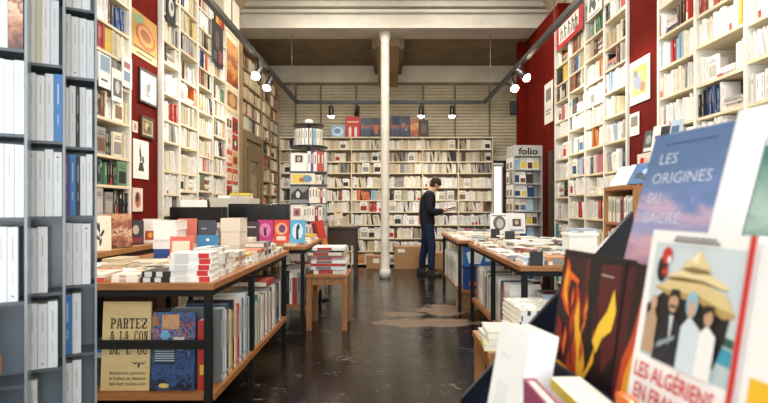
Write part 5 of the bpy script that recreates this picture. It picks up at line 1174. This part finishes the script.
# ------------------------------------------------------------------ which 300 show largest
bpy.context.view_layer.update()
V_, F_ = [], []
for o in bpy.data.objects:
    if o.type != 'MESH': continue
    mw = o.matrix_world; b0 = len(V_)
    V_.extend(mw @ v.co for v in o.data.vertices); F_.extend(tuple(b0 + i for i in p.vertices) for p in o.data.polygons)
bvh = BVHTree.FromPolygons(V_, F_)
CAM = Vector((0, 0, 1.2)); FPX = 530.
def score(s):
    M = s['M']; n = -(M.to_3x3() @ Vector((0, 1, 0))); hit = 0
    pts = [M @ Vector((s['t'] * a, -.002, s['h'] * b_)) for a, b_ in ((.5, .5), (.25, .2), (.75, .2), (.25, .85), (.75, .85))]
    for p in pts:
        if p.y <= .1: continue
        px, py = 388 + FPX * p.x / p.y, 207 - FPX * (p.z - 1.2) / p.y
        if not (-2 < px < 770 and -2 < py < 405): continue
        d = p - CAM; L = d.length; h = bvh.ray_cast(CAM, d / L, L - .004)
        if h[0] is None: hit += 1
    if not hit: return 0.
    c = pts[0]; d = CAM - c
    return s['t'] * s['h'] * max(.02, n.dot(d.normalized())) * FPX**2 / d.length_squared * hit / 5
for s in SPECS: s['score'] = score(s)
order = sorted(range(len(SPECS)), key=lambda i: -SPECS[i]['score'])
TOP = set(order[:300])
# names of the rows as one counts them in the picture
rowmap = {}
for s in SPECS:
    if s['score'] > 0: rowmap.setdefault(s['case']['where'], set()).add(s['row'])
rowmap = {k: sorted(v, reverse=True) for k, v in rowmap.items()}
ENDS = {'tall left case': 'near end', 'narrow left case': 'near end', 'far left case': 'near end', 'back case': 'left', 'far right case': 'far end', 'near right case': 'far end'}
TOPC = None
def spine_marks(s, add):
    """title, author and publisher marks on a spine; add(x0,x1,z0,z1,colour) in units of the spine"""
    lightc = sum(lin(s['c'])) > .85
    ink = '#9a958b' if lightc else '#c9c3b6'
    if s.get('rack'):
        if s.get('photo'): return
        add(.44, .56, .55, .86, '#b9b8b6' if lightc else '#d8e0e8'); add(.45, .55, .25, .40, '#cdccca' if lightc else '#c9d6e2')
        if s['s'] < .12: add(.35, .65, .91, .935, '#b23a3a')
        elif s['s'] < .35: add(.38, .62, .06, .08, '#77756f')
        return
    q = s['s']
    if s['case']['where'] == 'back case' and s['row'] >= 7: return
    if q < .5: add(.4, .6, .38 + .1 * s['s2'], .85, ink)
    elif q < .75: add(.4, .6, .55, .9, ink); add(.4, .6, .12, .3 + .1 * s['s2'], ink)
    elif q < .78: add(0, 1, .0, .18 + .2 * s['s2'], '#b5342a' if 'red' not in s['cn'] else '#e9e2d2'); add(.4, .6, .4, .8, ink)
    elif q < .86: add(.2, .8, .70, .86, ink)
    if s['s2'] > .7: add(.3, .7, .04, .075, ink)
stuff = MB()
SIZE = lambda s: 'face-out' if s['face'] else ('slim' if s['t'] < .018 else 'thick' if s['t'] > .03 else 'medium')
GRP = {}
for idx, s in enumerate(SPECS):
    t, h, d, c = s['t'], s['h'], s['d'], s['c']
    if idx in TOP:
        b = MB(); bt = min(.0016, t * .15)
        b.box(0, t, 0, bt, 0, h, c); b.box(0, bt, bt, d, 0, h, c); b.box(t - bt, t, bt, d, 0, h, c)
        if s.get('photo'): b.face([(0, -.0003, 0), (t, -.0003, 0), (t, -.0003, h), (0, -.0003, h)], c, 'print_collage')
        L = [0]
        def add(x0, x1, z0, z1, col):
            L[0] += 1; y = -.0002 - .0001 * L[0]
            b.face([(x0*t, y, z0*h), (x1*t, y, z0*h), (x1*t, y, z1*h), (x0*t, y, z1*h)], col)
        if s['face']: add(.08, .92, .1, .6, s['pic']); add(.15, .85, .72, .76, '#4a4743'); add(.25, .75, .82, .85, '#4a4743')
        else: spine_marks(s, add)
        w = s['case']['where']; rk_ = rowmap[w].index(s['row']) + 1
        if s.get('rack'):
            lab = '%s spine, %s from left, %s shelf down in the %s column of the grey rack' % (s['cn'], nth(s['i']), nth(rk_), ('leftmost', 'middle', 'rightmost')[s['bay']])
        else:
            lab = '%s %s book %s from %s, %s row down, %s bay, %s' % (SIZE(s), s['cn'], nth(s['i']), ENDS[w], nth(rk_), nth(s['bay'] + 1), w)
        o = tag(b.build('book', None, s['M']), lab, 'book', 'books in the ' + w)
        p = MB(); p.box(bt + .0002, t - bt - .0002, bt + .0002, d - .002, .002, h - .002, PAGE, 'paper'); p.build('pages', o)
    else:
        stuff.M = s['M']
        stuff.box(0, t, 0, d, 0, h, c, 'cover', {'z1': PAGE})
        if s['score'] > 0:
            L = [0]
            def add(x0, x1, z0, z1, col):
                L[0] += 1; y = -.0004 - .0002 * L[0]
                stuff.face([(x0*t, y, z0*h), (x1*t, y, z0*h), (x1*t, y, z1*h), (x0*t, y, z1*h)], col)
            if s['face']: add(.1, .9, .1, .6, s['pic']); add(.15, .85, .74, .8, '#4a4743')
            else: spine_marks(s, add)
stuff.M = None
tag(stuff.build('shelved_books'), 'hundreds of smaller pale book spines filling the tall bookcases all round', 'books', kind='stuff')

# ------------------------------------------------------------------ camera, daylight, lamps
cd = bpy.data.cameras.new('camera'); cam = bpy.data.objects.new('camera', cd); COL.objects.link(cam)
cam.location = (0, 0, 1.2); cam.rotation_euler = (PI/2, 0, 0)
cd.sensor_width = 36; cd.lens = 530 / 768 * 36; cd.shift_x = -4 / 768; cd.shift_y = 5.5 / 768; cd.clip_start = .05; cd.clip_end = 60
cd.dof.use_dof = True; cd.dof.focus_distance = 4.6; cd.dof.aperture_fstop = 4.0
SC.camera = cam
wd = bpy.data.worlds.new('world'); SC.world = wd; wd.use_nodes = True
bg = wd.node_tree.nodes['Background']; bg.inputs['Color'].default_value = (.88, .94, 1, 1); bg.inputs['Strength'].default_value = 1.2
def area(name, loc, rot, sx, sy, e, col):
    l = bpy.data.lights.new(name, 'AREA'); l.shape = 'RECTANGLE'; l.size = sx; l.size_y = sy; l.energy = e; l.color = col
    o = bpy.data.objects.new(name, l); COL.objects.link(o); o.location = loc; o.rotation_euler = rot; return o
area('shop_window_daylight', (.1, YF - .3, 2.1), (rad(90), 0, 0), 4.3, 3.4, 165, (.90, .95, 1))
for i, (x, y) in enumerate(((-.9, 2.2), (1.1, 2.2), (-.9, 5.0), (1.1, 5.0), (-.9, 7.6), (1.1, 7.6))):  # lamps added on the unseen ceiling to brighten the whole hall
    t = empty('fill_lamp', 'added flat white fill lamp, unseen overhead', 'lamp', (x, y, 4.66), 0, 'added fill lamps above the picture')
    bx(-.45, .45, -.16, .16, .0, .055, col='#e9e6de', m='paint').build('lamp_housing', t)
    bx(-.42, .42, -.13, .13, -.012, -.0005, m='fill_lamp_panel').build('diffuser', t)
    area('fill_lamp_light', (x, y, 4.63), (0, 0, 0), .84, .26, 42, (1, .95, .87))
for i, x in enumerate((-1.2, 1.2)):  # added fill under the rear ceiling, no fixture behind these lights
    area('rear_fill_light', (x, 10.0, 4.14), (0, 0, 0), .5, .3, 4, (1, .86, .68))
vs = SC.view_settings; vs.view_transform = 'Standard'; vs.look = 'None'; vs.gamma = 1; vs.exposure = .28; vs.use_curve_mapping = False
SC.cycles.use_denoising = True
